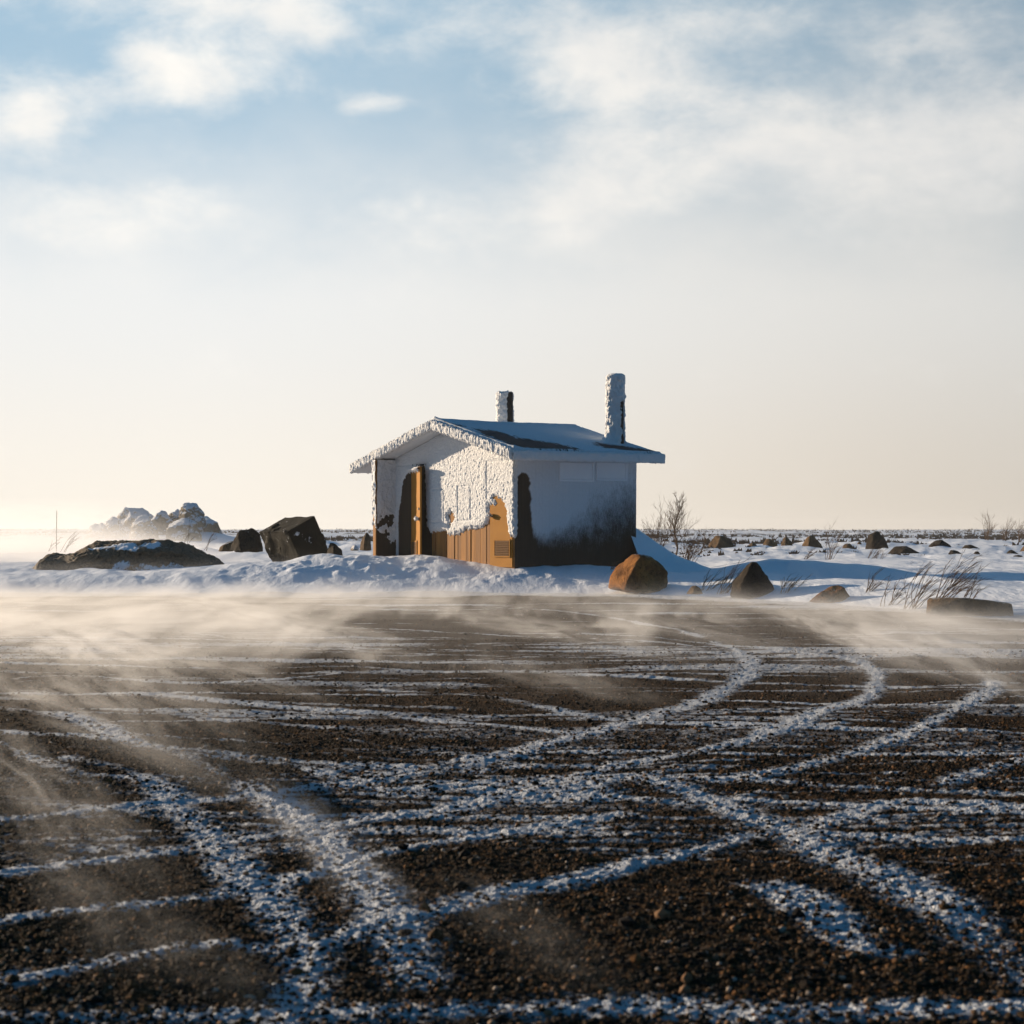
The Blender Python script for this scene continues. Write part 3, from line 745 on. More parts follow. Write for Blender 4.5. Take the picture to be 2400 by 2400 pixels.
# drift in the lee of the hut
nu, nv = 150, 110
SU, SV = np.meshgrid(np.linspace(0, 1, nu), np.linspace(-1, 1, nv), indexing='ij')
pa = np.array([NCX + (L + .02) * vx + .35 * ux, NCY + (L + .02) * vy + .35 * uy]); pb = np.array([4.75, 43.6])
ax = pb - pa; ln = np.linalg.norm(ax); ax /= ln; nx = np.array([ax[1], -ax[0]])
wd_ = 1.5 - .5 * SU
XX = pa[0] + ax[0] * SU * ln + nx[0] * SV * wd_; YY = pa[1] + ax[1] * SU * ln + nx[1] * SV * wd_
crest = 1.08 * (1 - SU) ** 1.15
prof = np.where(SV > 0, (1 - np.abs(SV)) ** 1.25, (1 - np.abs(SV)) ** 1.1)
zz = np.minimum(ground_z(XX, YY), .55) - .08 + crest * prof + .02 * fbm(XX * 3, YY * 3, oct=3, seed=201) + .08 * prof * (1 - SU)
zz = zz + .03 * np.sin(SU * 9 + SV * 2.5) * prof
tag(from_np('snowdrift', np.stack([XX, YY, zz], -1).reshape(-1, 3), gridq(nu, nv), M['snow']),
    'steep smooth snowdrift banked against the rear corner of the hut', 'snowdrift', kind='structure')

# ------------------------------------------------------------------ rocks
def rock(name, pts, Y, mat, label, cat='rock', group=None, p=46, amp=.13, fr_=3.4, seed=0, sub=5, chips=12):
    """pts: (px, py, dY) hull points in the photograph at distance Y + dY"""
    W3 = [at(a, b, Y + c) for a, b, c in pts]
    ctr = sum(W3, Vector()) / len(W3)
    bm = bmesh.new()
    for q in W3: bm.verts.new(q - ctr)
    bmesh.ops.convex_hull(bm, input=bm.verts)
    bm.normal_update()
    pl = []
    for f in bm.faces:
        d = f.normal.dot(f.verts[0].co); nn = f.normal.copy()
        if d < 0: nn, d = -nn, -d
        if d > 1e-4: pl.append((nn.x / d, nn.y / d, nn.z / d))
    bm.free()
    cr = np.random.default_rng(500 + seed); hp = np.array([(q - ctr)[:] for q in W3])
    for _ in range(chips):
        nv_ = cr.normal(size=3); nv_[2] = abs(nv_[2]) * .8; nv_ /= np.linalg.norm(nv_)
        dd = (hp @ nv_).max() * cr.uniform(.80, .95); pl.append(tuple(nv_ / dd))
    pl = np.array(pl)
    bm = bmesh.new(); bmesh.ops.create_icosphere(bm, subdivisions=sub, radius=1)
    D = np.array([v.co[:] for v in bm.verts]); D /= np.linalg.norm(D, axis=1)[:, None]
    Q = np.array([[v.index for v in f.verts] for f in bm.faces]); bm.free()
    k = np.maximum(D @ pl.T, 0)
    r = (k ** p).sum(1) ** (-1.0 / p)
    P = D * r[:, None]; size = np.abs(P).max()
    q = P / size
    r2 = 1 + amp * (fbm(q[:, 0] * fr_ + seed, q[:, 1] * fr_, q[:, 2] * fr_, oct=6, seed=300 + seed, gain=.58) - .25 * np.abs(fbm(q[:, 0] * 4 + seed, q[:, 1] * 4, q[:, 2] * 4, oct=2, seed=320 + seed)))
    P = P * r2[:, None]
    base = P[:, 2].min()
    o = from_np(name, P - np.array([0, 0, base]), Q, mat)
    o.location = ctr + Vector((0, 0, base))
    tag(o, label, cat, group)
    return o
def lump(x0, x1, yt, yb, peak=.5, d=None, Y=90, seed=0):
    """hull points of a generic boulder filling a pixel box"""
    rr_ = random.Random(seed); w = x1 - x0; dep = d or w / F * Y * .45
    pk = x0 + w * peak
    return [(x0, yb, .0), (x0 + w * .06, yb - (yb - yt) * .35, dep * .2), (pk - w * .13, yt + (yb - yt) * .04, .1 * dep), (pk + w * .12, yt, -.1 * dep),
            (x1 - w * .08, yb - (yb - yt) * rr_.uniform(.35, .55), .1), (x1, yb, 0), (x0 + w * .35, yb + 1, -dep), (x0 + w * .72, yb + 1, -dep * .8), (x0 + w * rr_.uniform(.35, .55), yt + (yb - yt) * rr_.uniform(.3, .45), -dep * .75),
            (x0 + w * .3, yb, dep), (x0 + w * .7, yb, dep), (pk, yt + (yb - yt) * .2, dep * .6), (pk + w * .25, yt + (yb - yt) * .3, dep * .5)]
rock('boulder', [(1417, 1368, .1), (1440, 1330, .35), (1464, 1384, -.55), (1500, 1305, -.25), (1505, 1299, -.1), (1548, 1392, .05), (1571, 1332, .25), (1557, 1318, .3), (1482, 1298, .15), (1540, 1309, .9), (1440, 1385, .8), (1562, 1385, .9), (1417, 1376, .2)],
     37.3, M['rock_orange'], 'large rust-orange boulder in front of the right corner of the hut, its right face dark', 'rock', 'rocks along the edge of the lot', p=34, chips=5, seed=1)
rock('boulder', [(1708, 1400, .05), (1722, 1352, .15), (1731, 1402, -.35), (1745, 1350, -.25), (1758, 1318, -.05), (1762, 1311, .05), (1772, 1311, .05), (1782, 1330, .1), (1816, 1376, .3), (1818, 1402, .25), (1790, 1402, -.2), (1735, 1395, .6), (1800, 1395, .7), (1770, 1325, .4)],
     35, M['rock_dark'], 'black pointed boulder between dry twigs, the peaked one right of the orange boulder', 'rock', 'rocks along the edge of the lot', p=34, chips=6, seed=2)
rock('boulder', [(1890, 1412, 0), (1925, 1388, .0), (1942, 1374, .05), (1965, 1368, .05), (1978, 1378, -.1), (1996, 1400, .2), (1997, 1414, .2), (1972, 1414, -.25), (1920, 1414, -.2), (1930, 1405, .5), (1980, 1405, .5)],
     32.6, M['rock_orange'], 'low tan rock with a sharp right edge half sunk in blowing snow', 'rock', 'rocks along the edge of the lot', p=34, chips=5, seed=3)
rock('stone_slab', [(2165, 1444, .1), (2172, 1402, .25), (2175, 1400, .45), (2262, 1400, -.1), (2263, 1450, -.15), (2372, 1414, .15), (2377, 1454, .12), (2376, 1422, .1), (2366, 1412, .6), (2180, 1442, .7), (2370, 1446, .7), (2166, 1450, .1)],
     27.5, M['rock_brown'], 'long flat reddish stone slab lying at the edge of the lot under bent twigs', 'stone slab', p=36, amp=.04, chips=2, seed=4)
rock('boulder', lump(1608, 1648, 1371, 1392, .45, .2, 35.5, 5), 35.5, M['rock_brown'], 'small brown stone in the snow beside the black pointed boulder', 'rock', 'rocks along the edge of the lot', seed=5)
mids = [(1652, 1728, 1253, 1288, .45, 84, 'brown', 'rounded brown boulder right of the leafless tree, mist at its foot'),
        (1742, 1782, 1272, 1285, .5, 86, 'brown', 'very low flat brown stone between two taller boulders on the snow'),
        (1782, 1826, 1262, 1284, .4, 88, 'brown', 'squat brown rock beneath a thin upright stem on the horizon'),
        (1828, 1860, 1256, 1280, .4, 92, 'brown', 'small upright pale-topped rock beside a squat brown one'),
        (1874, 1932, 1254, 1288, .4, 80, 'brown', 'peaked brown boulder with a dark shrub growing at its right foot'),
        (1968, 2008, 1272, 1290, .45, 86, 'brown', 'low misty rock just left of the tall dark boulder'),
        (2003, 2026, 1269, 1284, .5, 92, 'brown', 'tiny rock touching the left side of the tall dark boulder'),
        (2022, 2092, 1246, 1296, .35, 78, 'dark', 'tall dark boulder rising against the horizon scrub'),
        (2064, 2180, 1284, 1312, .4, 70, 'dark', 'long low dark rock ledge swept by snow, below the tall boulder'),
        (2158, 2246, 1269, 1300, .5, 74, 'dark', 'dark boulder with an orange sunlit crown among low ledges'),
        (2238, 2312, 1281, 1296, .4, 80, 'dark', 'flat dark ledge right of the orange-crowned boulder'),
        (2215, 2262, 1292, 1306, .4, 66, 'dark', 'small dark slab half buried in front of the orange-crowned boulder'),
        (2276, 2302, 1296, 1304, .5, 64, 'dark', 'small black stone poking through the snow of the right-hand field'),
        (2352, 2394, 1293, 1302, .4, 64, 'dark', 'low black stone under the brown boulder cut by the frame edge'),
        (2366, 2420, 1304, 1316, .3, 58, 'dark', 'black slab at the frame edge, nearer than the low black stone'),
        (2384, 2440, 1270, 1298, .5, 70, 'brown', 'brown boulder cut off by the right edge of the picture')]
for i, (x0, x1, yt, yb, pk, Yd, mt, lb_) in enumerate(mids):
    rock('boulder', lump(x0, x1, yt - (5 if mt == 'dark' else 1), yb + 5, pk, None, Yd, i), Yd, M['rock_' + mt], lb_, 'rock', 'boulders strewn over the snow field', amp=.08, seed=10 + i, sub=4)
def dome(x0, x1, yt, yb, Y, seed=0):
    rr_ = random.Random(seed); w = x1 - x0; h = yb - yt; dep = w / F * Y * .5; out = []
    for q, hh_ in ((0, .0), (.04, .45), (.18, .80), (.42, 1.0), (.66, .97), (.86, .68), (.97, .35), (1, 0)):
        out.append((x0 + w * (q + rr_.uniform(-.04, .04)), yb - h * min(1, hh_ * rr_.uniform(.9, 1.06)), rr_.uniform(-.2, .2) * dep))
    for q in (.25, .75):
        for sg in (-1, 1):
            out.append((x0 + w * q, yb, sg * dep)); out.append((x0 + w * (q + rr_.uniform(-.1, .1)), yb - h * rr_.uniform(.5, .8), sg * dep * .7))
    return out
pile = [(208, 250, 1222, 1256, .5, 118, 'outermost small boulder at the left foot of the snowy rock pile'),
        (238, 290, 1208, 1258, .3, 119, 'small pointed boulder second from the left end of the snowy rock pile'),
        (268, 366, 1178, 1262, .55, 122, 'tall snow-plastered peak forming the left half of the rock pile'),
        (306, 366, 1204, 1262, .5, 116, 'round snow-covered boulder in front of the left peak of the pile'),
        (352, 406, 1191, 1262, .55, 120, 'brown boulder in the saddle between the two peaks of the pile'),
        (392, 436, 1190, 1240, .5, 121, 'small brown boulder against the left side of the snow-capped top stone'),
        (422, 474, 1172, 1220, .5, 120, 'snow-capped round boulder perched on top of the rock pile'),
        (396, 520, 1202, 1272, .5, 123, 'broad sloping boulder plastered with snow under the perched stone'),
        (394, 470, 1206, 1258, .45, 116, 'brown rock face at the front of the right half of the pile')]
for i, (x0, x1, yt, yb, pk, Yd, lb_) in enumerate(pile):
    rock('boulder', dome(x0 - 10, x1 + 10, yt, yb + 14, Yd, 40 + i), Yd, M['rock_snowy'], lb_, 'rock', 'boulders of the distant rock pile', amp=.24, seed=40 + i, sub=5, p=40, chips=9, fr_=2.6)
rock('boulder', [(534, 1290, 0), (545, 1272, .1), (558, 1246, .0), (574, 1234, .1), (588, 1234, .1), (606, 1246, 0), (618, 1262, .2), (622, 1294, .1), (560, 1294, -.6), (600, 1294, -.6), (560, 1290, .6), (610, 1290, .6)],
     49.6, M['rock_dark'], 'dark rounded boulder leaning on the left side of the tilted black block', 'rock', seed=60, p=40, amp=.18, chips=9)
rock('boulder', lump(764, 806, 1271, 1304, .35, .4, 46.8, 61), 46.8, M['rock_dark'], 'small dark rock between the black block and the hut', 'rock', seed=61)
rock('boulder', lump(508, 548, 1268, 1292, .85, .5, 50.3, 62), 50.3, M['rock_brown'], 'flat brown rock left of the dark rounded boulder', 'rock', seed=62)
rock('boulder', lump(842, 872, 1245, 1290, .6, .5, 53, 63), 53, M['rock_brown'], 'rime-flecked rock showing just left behind the hut', 'rock', seed=63, amp=.15)
rock('boulder', lump(820, 842, 1276, 1290, .5, .4, 52, 64), 52, M['rock_snowy'], 'snow-dusted low rock left of the one behind the hut', 'rock', seed=64, amp=.15)
rock('boulder', lump(2360, 2386, 1574, 1592, .5, .03, 16.6, 65), 16.4, M['rock_orange'], 'fist-sized pinkish stone alone on the gravel at the right', 'stone', seed=65, sub=4)

# tilted block: three edges met at its near corner, solved to be square
E = at(674, 1246, 47.5)
a1 = at(607, 1247, 48.7) - E; a2 = at(740, 1210, 47.9) - E; a3 = at(706, 1326, 47.7) - E
n2 = (a2 - a1 * (a2.dot(a1) / a1.length_squared)); n3 = a3 - a1 * (a3.dot(a1) / a1.length_squared); n3 = n3 - n2 * (n3.dot(n2) / n2.length_squared)
bm = bmesh.new(); o0 = E + n3 * 1.35 + a1 * .5 + n2 * .5
vs = {}
for i in (0, 1):
    for j in (0, 1):
        for l in (0, 1): vs[i, j, l] = bm.verts.new(E + a1 * i + n2 * j + n3 * (1.5 * l) - o0)
for f in (((0,0,0),(1,0,0),(1,1,0),(0,1,0)), ((0,0,1),(0,1,1),(1,1,1),(1,0,1)), ((0,0,0),(0,0,1),(1,0,1),(1,0,0)), ((0,1,0),(1,1,0),(1,1,1),(0,1,1)), ((0,0,0),(0,1,0),(0,1,1),(0,0,1)), ((1,0,0),(1,0,1),(1,1,1),(1,1,0))):
    bm.faces.new([vs[q] for q in f])
bmesh.ops.subdivide_edges(bm, edges=bm.edges[:], cuts=26, use_grid_fill=True)
bc = np.array([v.co[:] for v in bm.verts]); nn_ = [v.normal.copy() for v in bm.verts]
bd = .03 * fbm(bc[:, 0] * 3, bc[:, 1] * 3, bc[:, 2] * 3, oct=5, seed=401) - .04 * sm(fbm(bc[:, 0] * 2.2, bc[:, 1] * 2.2, bc[:, 2] * 2.2, oct=3, seed=402), .25, .5)
bm.normal_update()
for v, q in zip(bm.verts, bd): v.co += v.normal * float(q)
blk = from_bm('block', bm, M['block']); blk.location = o0
tag(blk, 'black square-edged block tipped up in the snow left of the hut', 'block')

# long low ledge on the left
prof = np.array([(62, 1336), (80, 1328), (95, 1319), (112, 1300), (122, 1297), (140, 1298), (172, 1296), (186, 1288), (205, 1280), (228, 1272), (262, 1268), (300, 1265), (345, 1261), (375, 1263), (420, 1270), (445, 1280), (470, 1292), (500, 1306), (522, 1320), (548, 1336)], float)
Yl = 46.5
nu, nv = 260, 90
U = np.linspace(62, 548, nu); T = np.linspace(0, math.pi, nv)
hh = (1336 - np.interp(U, prof[:, 0], prof[:, 1])) / F * Yl + .02
UU, TT = np.meshgrid(U, T, indexing='ij'); HH = np.repeat(hh[:, None], nv, 1)
dep = .35 + 1.3 * np.sqrt(np.clip(HH, 0, 1))
Xl = (UU - CX) / F * Yl; Zl = HH * np.sin(TT) ** .8; Dl = -np.cos(TT) * dep
f = fbm(Xl * 2.4, Dl * 2.4, Zl * 3, oct=5, seed=211, gain=.6)
k = np.clip(HH / .3, .1, 1)
Dl = Dl + .34 * f * k; Zl = Zl + .15 * f * k * np.sin(TT) + .06 * fbm(Xl * 6, Dl * 6, Zl * 6, oct=3, seed=213) * k
cov = -.05 + .75 * np.exp(-((UU - 320) / 130) ** 2) * np.exp(-((TT - .95) / .3) ** 2) + .6 * sm(TT, .55, .1) * sm(UU, 250, 330) - .5 * np.exp(-((UU - 130) / 40) ** 2)
zb = H - (1336 - HY) / F * Yl
o = from_np('rock_ledge', np.stack([Xl - Xl.mean(), Dl, Zl - .06], -1).reshape(-1, 3), gridq(nu, nv), M['ledge'], attrs={'cover': cov.ravel()})
o.location = (Xl.mean(), Yl, zb)
tag(o, 'long low brown rock hump with snow patches, at the left of the lot', 'rock')

# ------------------------------------------------------------------ plants
def tube(Vs, Qs, P, r0, r1, k=4):
    base = len(Vs); n = len(P)
    for i, p in enumerate(P):
        d = (P[min(i + 1, n - 1)] - P[max(i - 1, 0)]).normalized()
        a = d.orthogonal().normalized(); b = d.cross(a); r = r0 + (r1 - r0) * i / (n - 1)
        for j in range(k):
            t = 2 * math.pi * j / k; Vs.append((p + (a * math.cos(t) + b * math.sin(t)) * r)[:])
    for i in range(n - 1):
        for j in range(k):
            Qs.append((base + i * k + j, base + i * k + (j + 1) % k, base + (i + 1) * k + (j + 1) % k, base + (i + 1) * k + j))
def grow(Vs, Qs, p, d, ln, r, depth, rg, bend, spread=.55, kids=(3, 5), keepmain=True):
    n = 6; P = [p.copy()]; q = p.copy(); dd = d.copy()
    for i in range(n):
        dd = (dd + bend * .10 + Vector((rg.gauss(0, .06), rg.gauss(0, .06), rg.gauss(0, .05)))).normalized()
        q = q + dd * (ln / n); P.append(q.copy())
    tube(Vs, Qs, P, r, r * .45)
    if depth <= 0: return
    for c in range(rg.randint(*kids)):
        i = rg.randint(2, n); b = P[i]
        base_d = (P[i] - P[i - 1]).normalized()
        side_ = base_d.orthogonal().normalized(); side_.rotate(Matrix.Rotation(rg.uniform(0, 6.28), 3, base_d))
        nd = (base_d + side_ * rg.uniform(spread * .5, spread * 1.3)).normalized()
        grow(Vs, Qs, b, nd, ln * rg.uniform(.35, .6), r * .55, depth - 1, rg, bend, spread, kids)
def plant(name, px, pyb, Y, h, stems, label, cat='shrub', group='leafless shrubs in the snow', lean=.25, spread=.5, r=.008, depth=2, fan=.5, seed=0, kids=(3, 5), parent=None, zfix=None):
    rg = random.Random(900 + seed); Vs, Qs = [], []
    g0 = at(px, pyb, Y)
    for s_ in range(stems):
        az = rg.uniform(0, 6.28); tilt = rg.uniform(.1, 1) * fan
        d = Vector((math.cos(az) * tilt + lean * rg.uniform(.3, 1.3), math.sin(az) * tilt - .1, 1)).normalized()
        grow(Vs, Qs, Vector((rg.gauss(0, .06), rg.gauss(0, .06), -.08)), d, h * rg.uniform(.55, 1.05), r, depth, rg, Vector((lean * 1.2, -.1, 0)), spread, kids)
    o = from_np(name, np.array(Vs), np.array(Qs), M['twig'], parent)
    if parent is None:
        o.location = g0; tag(o, label, cat, group)
    return o
# the small tree
tr = bpy.data.objects.new('bare_tree', None); C.objects.link(tr); tr.location = at(1582, 1300, 47)
tag(tr, 'thin leafless tree standing taller than the scrub right of the hut', 'tree')
rg = random.Random(77); Vs, Qs = [], []
hT = (1300 - 1172) / F * 47
P = [Vector((.0 + .05 * math.sin(i * .9) + .02 * i / 3, 0, -.1 + (hT + .1) * i / 10)) for i in range(11)]
tube(Vs, Qs, P, .024, .005, 6)
from_np('trunk', np.array(Vs), np.array(Qs), M['twig'], tr)
Vs, Qs = [], []
for i in range(46):
    t = rg.uniform(.16, .98); b = P[int(t * 10)].lerp(P[min(int(t * 10) + 1, 10)], t * 10 % 1)
    az = rg.uniform(0, 6.28); up = .75 + .8 * t
    d = Vector((math.cos(az), math.sin(az) * .8, up)).normalized()
    ln = (.62 - .42 * t) * rg.uniform(.6, 1.1) * (1.25 if t < .45 else 1)
    grow(Vs, Qs, b, d, ln, .007, 2, rg, Vector((.15, 0, .6)), .5, (3, 5))
from_np('crown', np.array(Vs), np.array(Qs), M['twig'], tr)
shr = [  # px, base py, Y, height m, stems, seed, label
 (1540, 1292, 46, .85, 18, 1, 'bushy brown shrub close against the snowdrift of the hut'),
 (1612, 1318, 45, .62, 20, 2, 'tangled low brush at the foot of the thin tree'),
 (1640, 1292, 52, .55, 9, 23, 'brush to the right of the thin tree, before the misty boulder'),
 (1655, 1386, 37, .50, 7, 3, 'loose dry twigs beside the small brown stone'),
 (1692, 1388, 36.2, .62, 10, 4, 'spray of dark twigs bent over the left of the black pointed boulder'),
 (1838, 1390, 34.8, .40, 7, 5, 'single wisp of dry grass bent right of the black pointed boulder'),
 (1946, 1305, 56, .75, 11, 6, 'dark branching shrub at the foot of a peaked boulder'),
 (2032, 1320, 54, .62, 9, 7, 'pair of dark slanting twigs below the tall dark boulder'),
 (2050, 1322, 53.5, .5, 4, 8, 'short upright dark stems beside the slanting twigs'),
 (1885, 1312, 57, .38, 9, 9, 'sparse thin stems on the sunlit snow ridge'),
 (2125, 1335, 48, .32, 3, 10, 'little lone stalk on the shaded snow behind the slab'),
 (2028, 1400, 33, .55, 5, 11, 'thin upright twigs right of the low tan rock'),
 (2082, 1412, 31, .42, 6, 12, 'short twigs leaning left of the thick fanned clump'),
 (2138, 1416, 30, .60, 9, 13, 'thick fanned clump of dark twigs left of the slab'),
 (2200, 1404, 29, .72, 12, 14, 'tallest windswept clump of twigs behind the slab'),
 (2262, 1404, 28.6, .40, 4, 15, 'low twigs streaming right over the slab'),
 (2312, 1268, 110, 1.3, 13, 16, 'tall bare shrub on the horizon, the leftmost of three'),
 (2352, 1270, 108, 1.1, 13, 17, 'arching bare shrub, the middle of three on the horizon'),
 (2388, 1272, 106, 1.2, 13, 18, 'dense bare shrub at the frame edge, last of three on the horizon'),
 (442, 1283, 54, .62, 3, 19, 'slender twigs in front of the snowy rock pile'),
 (480, 1284, 54, .55, 3, 20, 'slanting twig pair beside the flat brown rock left of the block'),
 (150, 1288, 56, .55, 4, 21, 'pale twigs in blowing snow behind the long hump'),
 (118, 1286, 57, .45, 3, 22, 'faint twigs in blowing snow next to the thin stake'),
 (1440, 1326, 40.3, .16, 10, 24, 'tuft of frosted grass at the foot of the side wall'),
]
for px, pb, Y, h, st, sd_, lb_ in shr:
    far = Y > 90
    if Y < 38: st = int(st * 1.3 + 1)
    plant('shrub', px, pb, Y, h, st, lb_, lean=.12 if sd_ in (1, 2, 23, 6, 16, 17, 18) else .5, spread=.55 if sd_ in (1, 2, 23, 6, 16, 17, 18) else .3,
          r=.013 if far else .0078, depth=3 if sd_ in (1, 2, 23) else 2, fan=.75 if sd_ in (1, 2, 23) else .45, seed=sd_, kids=(3, 4))
bm = bmesh.new()
bmesh.ops.create_cone(bm, cap_ends=True, segments=8, radius1=.013, radius2=.008, depth=1.3, matrix=Matrix.Translation((0, 0, .58)))
st = from_bm('stake', bm, M['twig']); st.location = at(132, 1290, 58); st.rotation_euler = (0, R(.6), 0)
tag(st, 'thin upright wooden stake in blowing snow at the far left', 'stake')

# far scrub along the horizon, one mass
rg = np.random.default_rng(8)
n = 30000
Y = 1 / (1 / 620 + (1 / 62 - 1 / 620) * rg.random(n)); X = Y * rg.uniform(-.34, .34, n)
pm = fbm(X * .045, Y * .02, oct=4, seed=61)
keep = ((Y > 110) | ((X / Y > .035) & (rg.random(n) < .05) & (fbm(X * .3, Y * .15, oct=3, seed=63) > .12))) & (pm * sm(Y, 60, 130) + .3 * (1 - sm(Y, 60, 130)) > .16 - .30 * sm(Y, 140, 420)) & ~((X < -.5) & (X > -24) & (Y < 135))
X, Y = X[keep], Y[keep]; n = len(X)
hgt = rg.uniform(.15, .6, n) * (.45 + .55 * sm(Y, 70, 130)) * (.6 + .5 * sm(Y, 120, 500)) * (1 + .6 * (rg.random(n) > .97)); wdt = rg.uniform(.1, .4, n) * (.7 + .9 * sm(Y, 150, 500))
Z = ground_z(X, Y)
vs_, qs_ = [], []
# each bush: four crossing upright blades of twigs
k = 5
ang_ = rg.uniform(0, 6.28, (n, k)); rad_ = wdt[:, None] * rg.uniform(.3, 1, (n, k))
bx0 = X[:, None] + rg.normal(0, .3, (n, k)) * wdt[:, None]; by0 = Y[:, None] + rg.normal(0, .3, (n, k)) * wdt[:, None]
hk = hgt[:, None] * rg.uniform(.5, 1, (n, k))
T0 = np.stack([bx0 - .04 * np.ones_like(bx0) * 2, by0, np.repeat(Z[:, None] - .05, k, 1)], -1)
T1 = np.stack([bx0 + .08, by0 + .03, np.repeat(Z[:, None] - .05, k, 1)], -1)
T2 = np.stack([bx0 + rad_ * np.cos(ang_), by0 + rad_ * np.sin(ang_), Z[:, None] + hk], -1)
T3 = np.stack([bx0, by0 + .12, np.repeat(Z[:, None] - .05, k, 1)], -1)
P = np.stack([T0, T1, T2, T3], 2).reshape(-1, 3)
i4 = (np.arange(n * k) * 4)[:, None]
Qs_ = np.concatenate([i4 + np.array([[0, 1, 2]]), i4 + np.array([[1, 3, 2]]), i4 + np.array([[3, 0, 2]])])
tag(from_np('scrub', P, Qs_, M['twig'], smooth=False), 'dark low heath scrub along the far horizon', 'scrub', kind='stuff')

# ------------------------------------------------------------------ blowing snow
def volume(name, x0, x1, y0, y1, z0, z1, build, label, step=1.0):
    bm = bmesh.new(); bx(bm, x0, x1, y0, y1, z0, z1)
    m = bpy.data.materials.new(name); m.use_nodes = True; t = m.node_tree
    for nd in list(t.nodes): t.nodes.remove(nd)
    g = NT(t); out = g.n('ShaderNodeOutputMaterial'); pv = g.n('ShaderNodeVolumePrincipled')
    pv.inputs['Color'].default_value = (.93, .93, .94, 1); pv.inputs['Anisotropy'].default_value = .3
    build(g, pv)
    t.links.new(pv.outputs[0], out.inputs['Volume'])
    m.cycles.volume_step_rate = step
    o = from_bm(name, bm, m)
    return tag(o, label, kind='stuff')
VOL = True
def drift(g, pv, far):
    c = pos_co(g); x, y, z = g.sep(c)
    w = g.mapping(c, rot=(0, 0, R(-17)), sc=(1.0, .10, 1.0), loc=(4.3, .6, 0))
    n1 = g.noise(w, 1.35, 3.0, .62, .25)
    gz = g.m('MULTIPLY', g.mr(y, 34, 44), .46)
    if far:
        left = g.m('MULTIPLY', g.mr(g.m('DIVIDE', x, y), -.11, -.24), g.m('MULTIPLY', g.mr(y, 46.5, 52), g.mr(y, 91, 78)))
        hs = g.m('MULTIPLY_ADD', left, .42, .085)
        amp = g.m('ADD', g.m('MULTIPLY', left, .30), g.m('MULTIPLY', g.mr(y, 58, 44), .03))
        amp = g.m('ADD', amp, g.m('MULTIPLY', g.m('MULTIPLY', g.mr(y, 25, 29), g.mr(y, 39.5, 34)), g.m('ADD', g.m('MULTIPLY_ADD', g.mr(x, 1.0, -6.0), .46, .22), g.m('MULTIPLY', g.mr(x, 1.5, 5.5), .16))))
        lo, hi = .24, .70
    else:
        edge = g.mr(y, 15, 26)
        left = g.m('ADD', g.mr(x, -1.0, -6.0), g.m('MULTIPLY', g.mr(x, 2.5, 5.5, 0.0, .35), g.mr(y, 15, 24)))
        hs = g.m('MULTIPLY_ADD', edge, .025, .07)
        amp = g.m('ADD', g.m('MULTIPLY_ADD', edge, .45, .55), g.m('MULTIPLY', left, .6))
        reg = g.m('MAXIMUM', g.m('MULTIPLY', g.mr(x, -.8, -3.6), g.mr(y, 10, 17)), g.m('MULTIPLY', g.mr(x, 2.2, 4.6), g.mr(y, 14, 22, 0.0, .75)))
        lo = g.m('MULTIPLY_ADD', reg, -.20, .52); hi = g.m('MULTIPLY_ADD', reg, -.02, .78)
    e = g.m('POWER', 2.718, g.m('DIVIDE', g.m('MULTIPLY', g.m('MAXIMUM', g.m('SUBTRACT', z, gz), 0.0), -1.0), hs))
    wsp = g.m('MULTIPLY', g.mr(n1, lo, hi), amp)
    if not far: wsp = g.m('ADD', wsp, g.m('MULTIPLY', g.mr(y, 9, 24), .07))
    if not far: wsp = g.m('MULTIPLY', wsp, g.mr(y, 12, 21))
    d = g.m('MULTIPLY', wsp, e)
    g.put(pv.inputs['Density'], d)
if VOL:
    volume('blowing_snow', -16, 16, 5.2, 28, -.04, .62, lambda g, p: drift(g, p, False), 'thin veils of snow blowing over the gravel lot', .12)
    volume('blowing_snow', -32, 20, 28.01, 92, -.08, 2.2, lambda g, p: drift(g, p, True), 'dense band of snow blowing along the far edge of the lot', .16)

# separate streamers of drift running with the wind: long low rolls of snow dust
dm = bpy.data.materials.new('drift_streamer'); dm.use_nodes = True
for nd in list(dm.node_tree.nodes): dm.node_tree.nodes.remove(nd)
g = NT(dm.node_tree); pv = g.n('ShaderNodeVolumePrincipled'); ou = g.n('ShaderNodeOutputMaterial'); dm.node_tree.links.new(pv.outputs[0], ou.inputs['Volume'])
pv.inputs['Color'].default_value = (.93, .93, .94, 1); pv.inputs['Anisotropy'].default_value = .3
oc = obj_co(g); ox, oy, oz = g.sep(oc)
nd = g.n('ShaderNodeVectorMath', operation='DOT_PRODUCT'); g.put(nd.inputs[0], oc); g.put(nd.inputs[1], oc)
fall = g.m('POWER', g.m('MAXIMUM', g.m('SUBTRACT', 1.0, nd.outputs['Value']), 0.0), 1.8)
oi = g.n('ShaderNodeObjectInfo')
wv = g.v('ADD', g.mapping(oc, sc=(3.6, 2.2, 1.6)), oi.outputs['Location'])
nz_ = g.noise(wv, 1.0, 5.0, .68, .9)
dens = g.n('ShaderNodeAttribute', attribute_type='OBJECT', attribute_name='thickness').outputs['Fac']
g.put(pv.inputs['Density'], g.m('MULTIPLY', g.m('MULTIPLY', fall, g.mr(nz_, .40, .72)), dens))
dm.cycles.volume_step_rate = .45
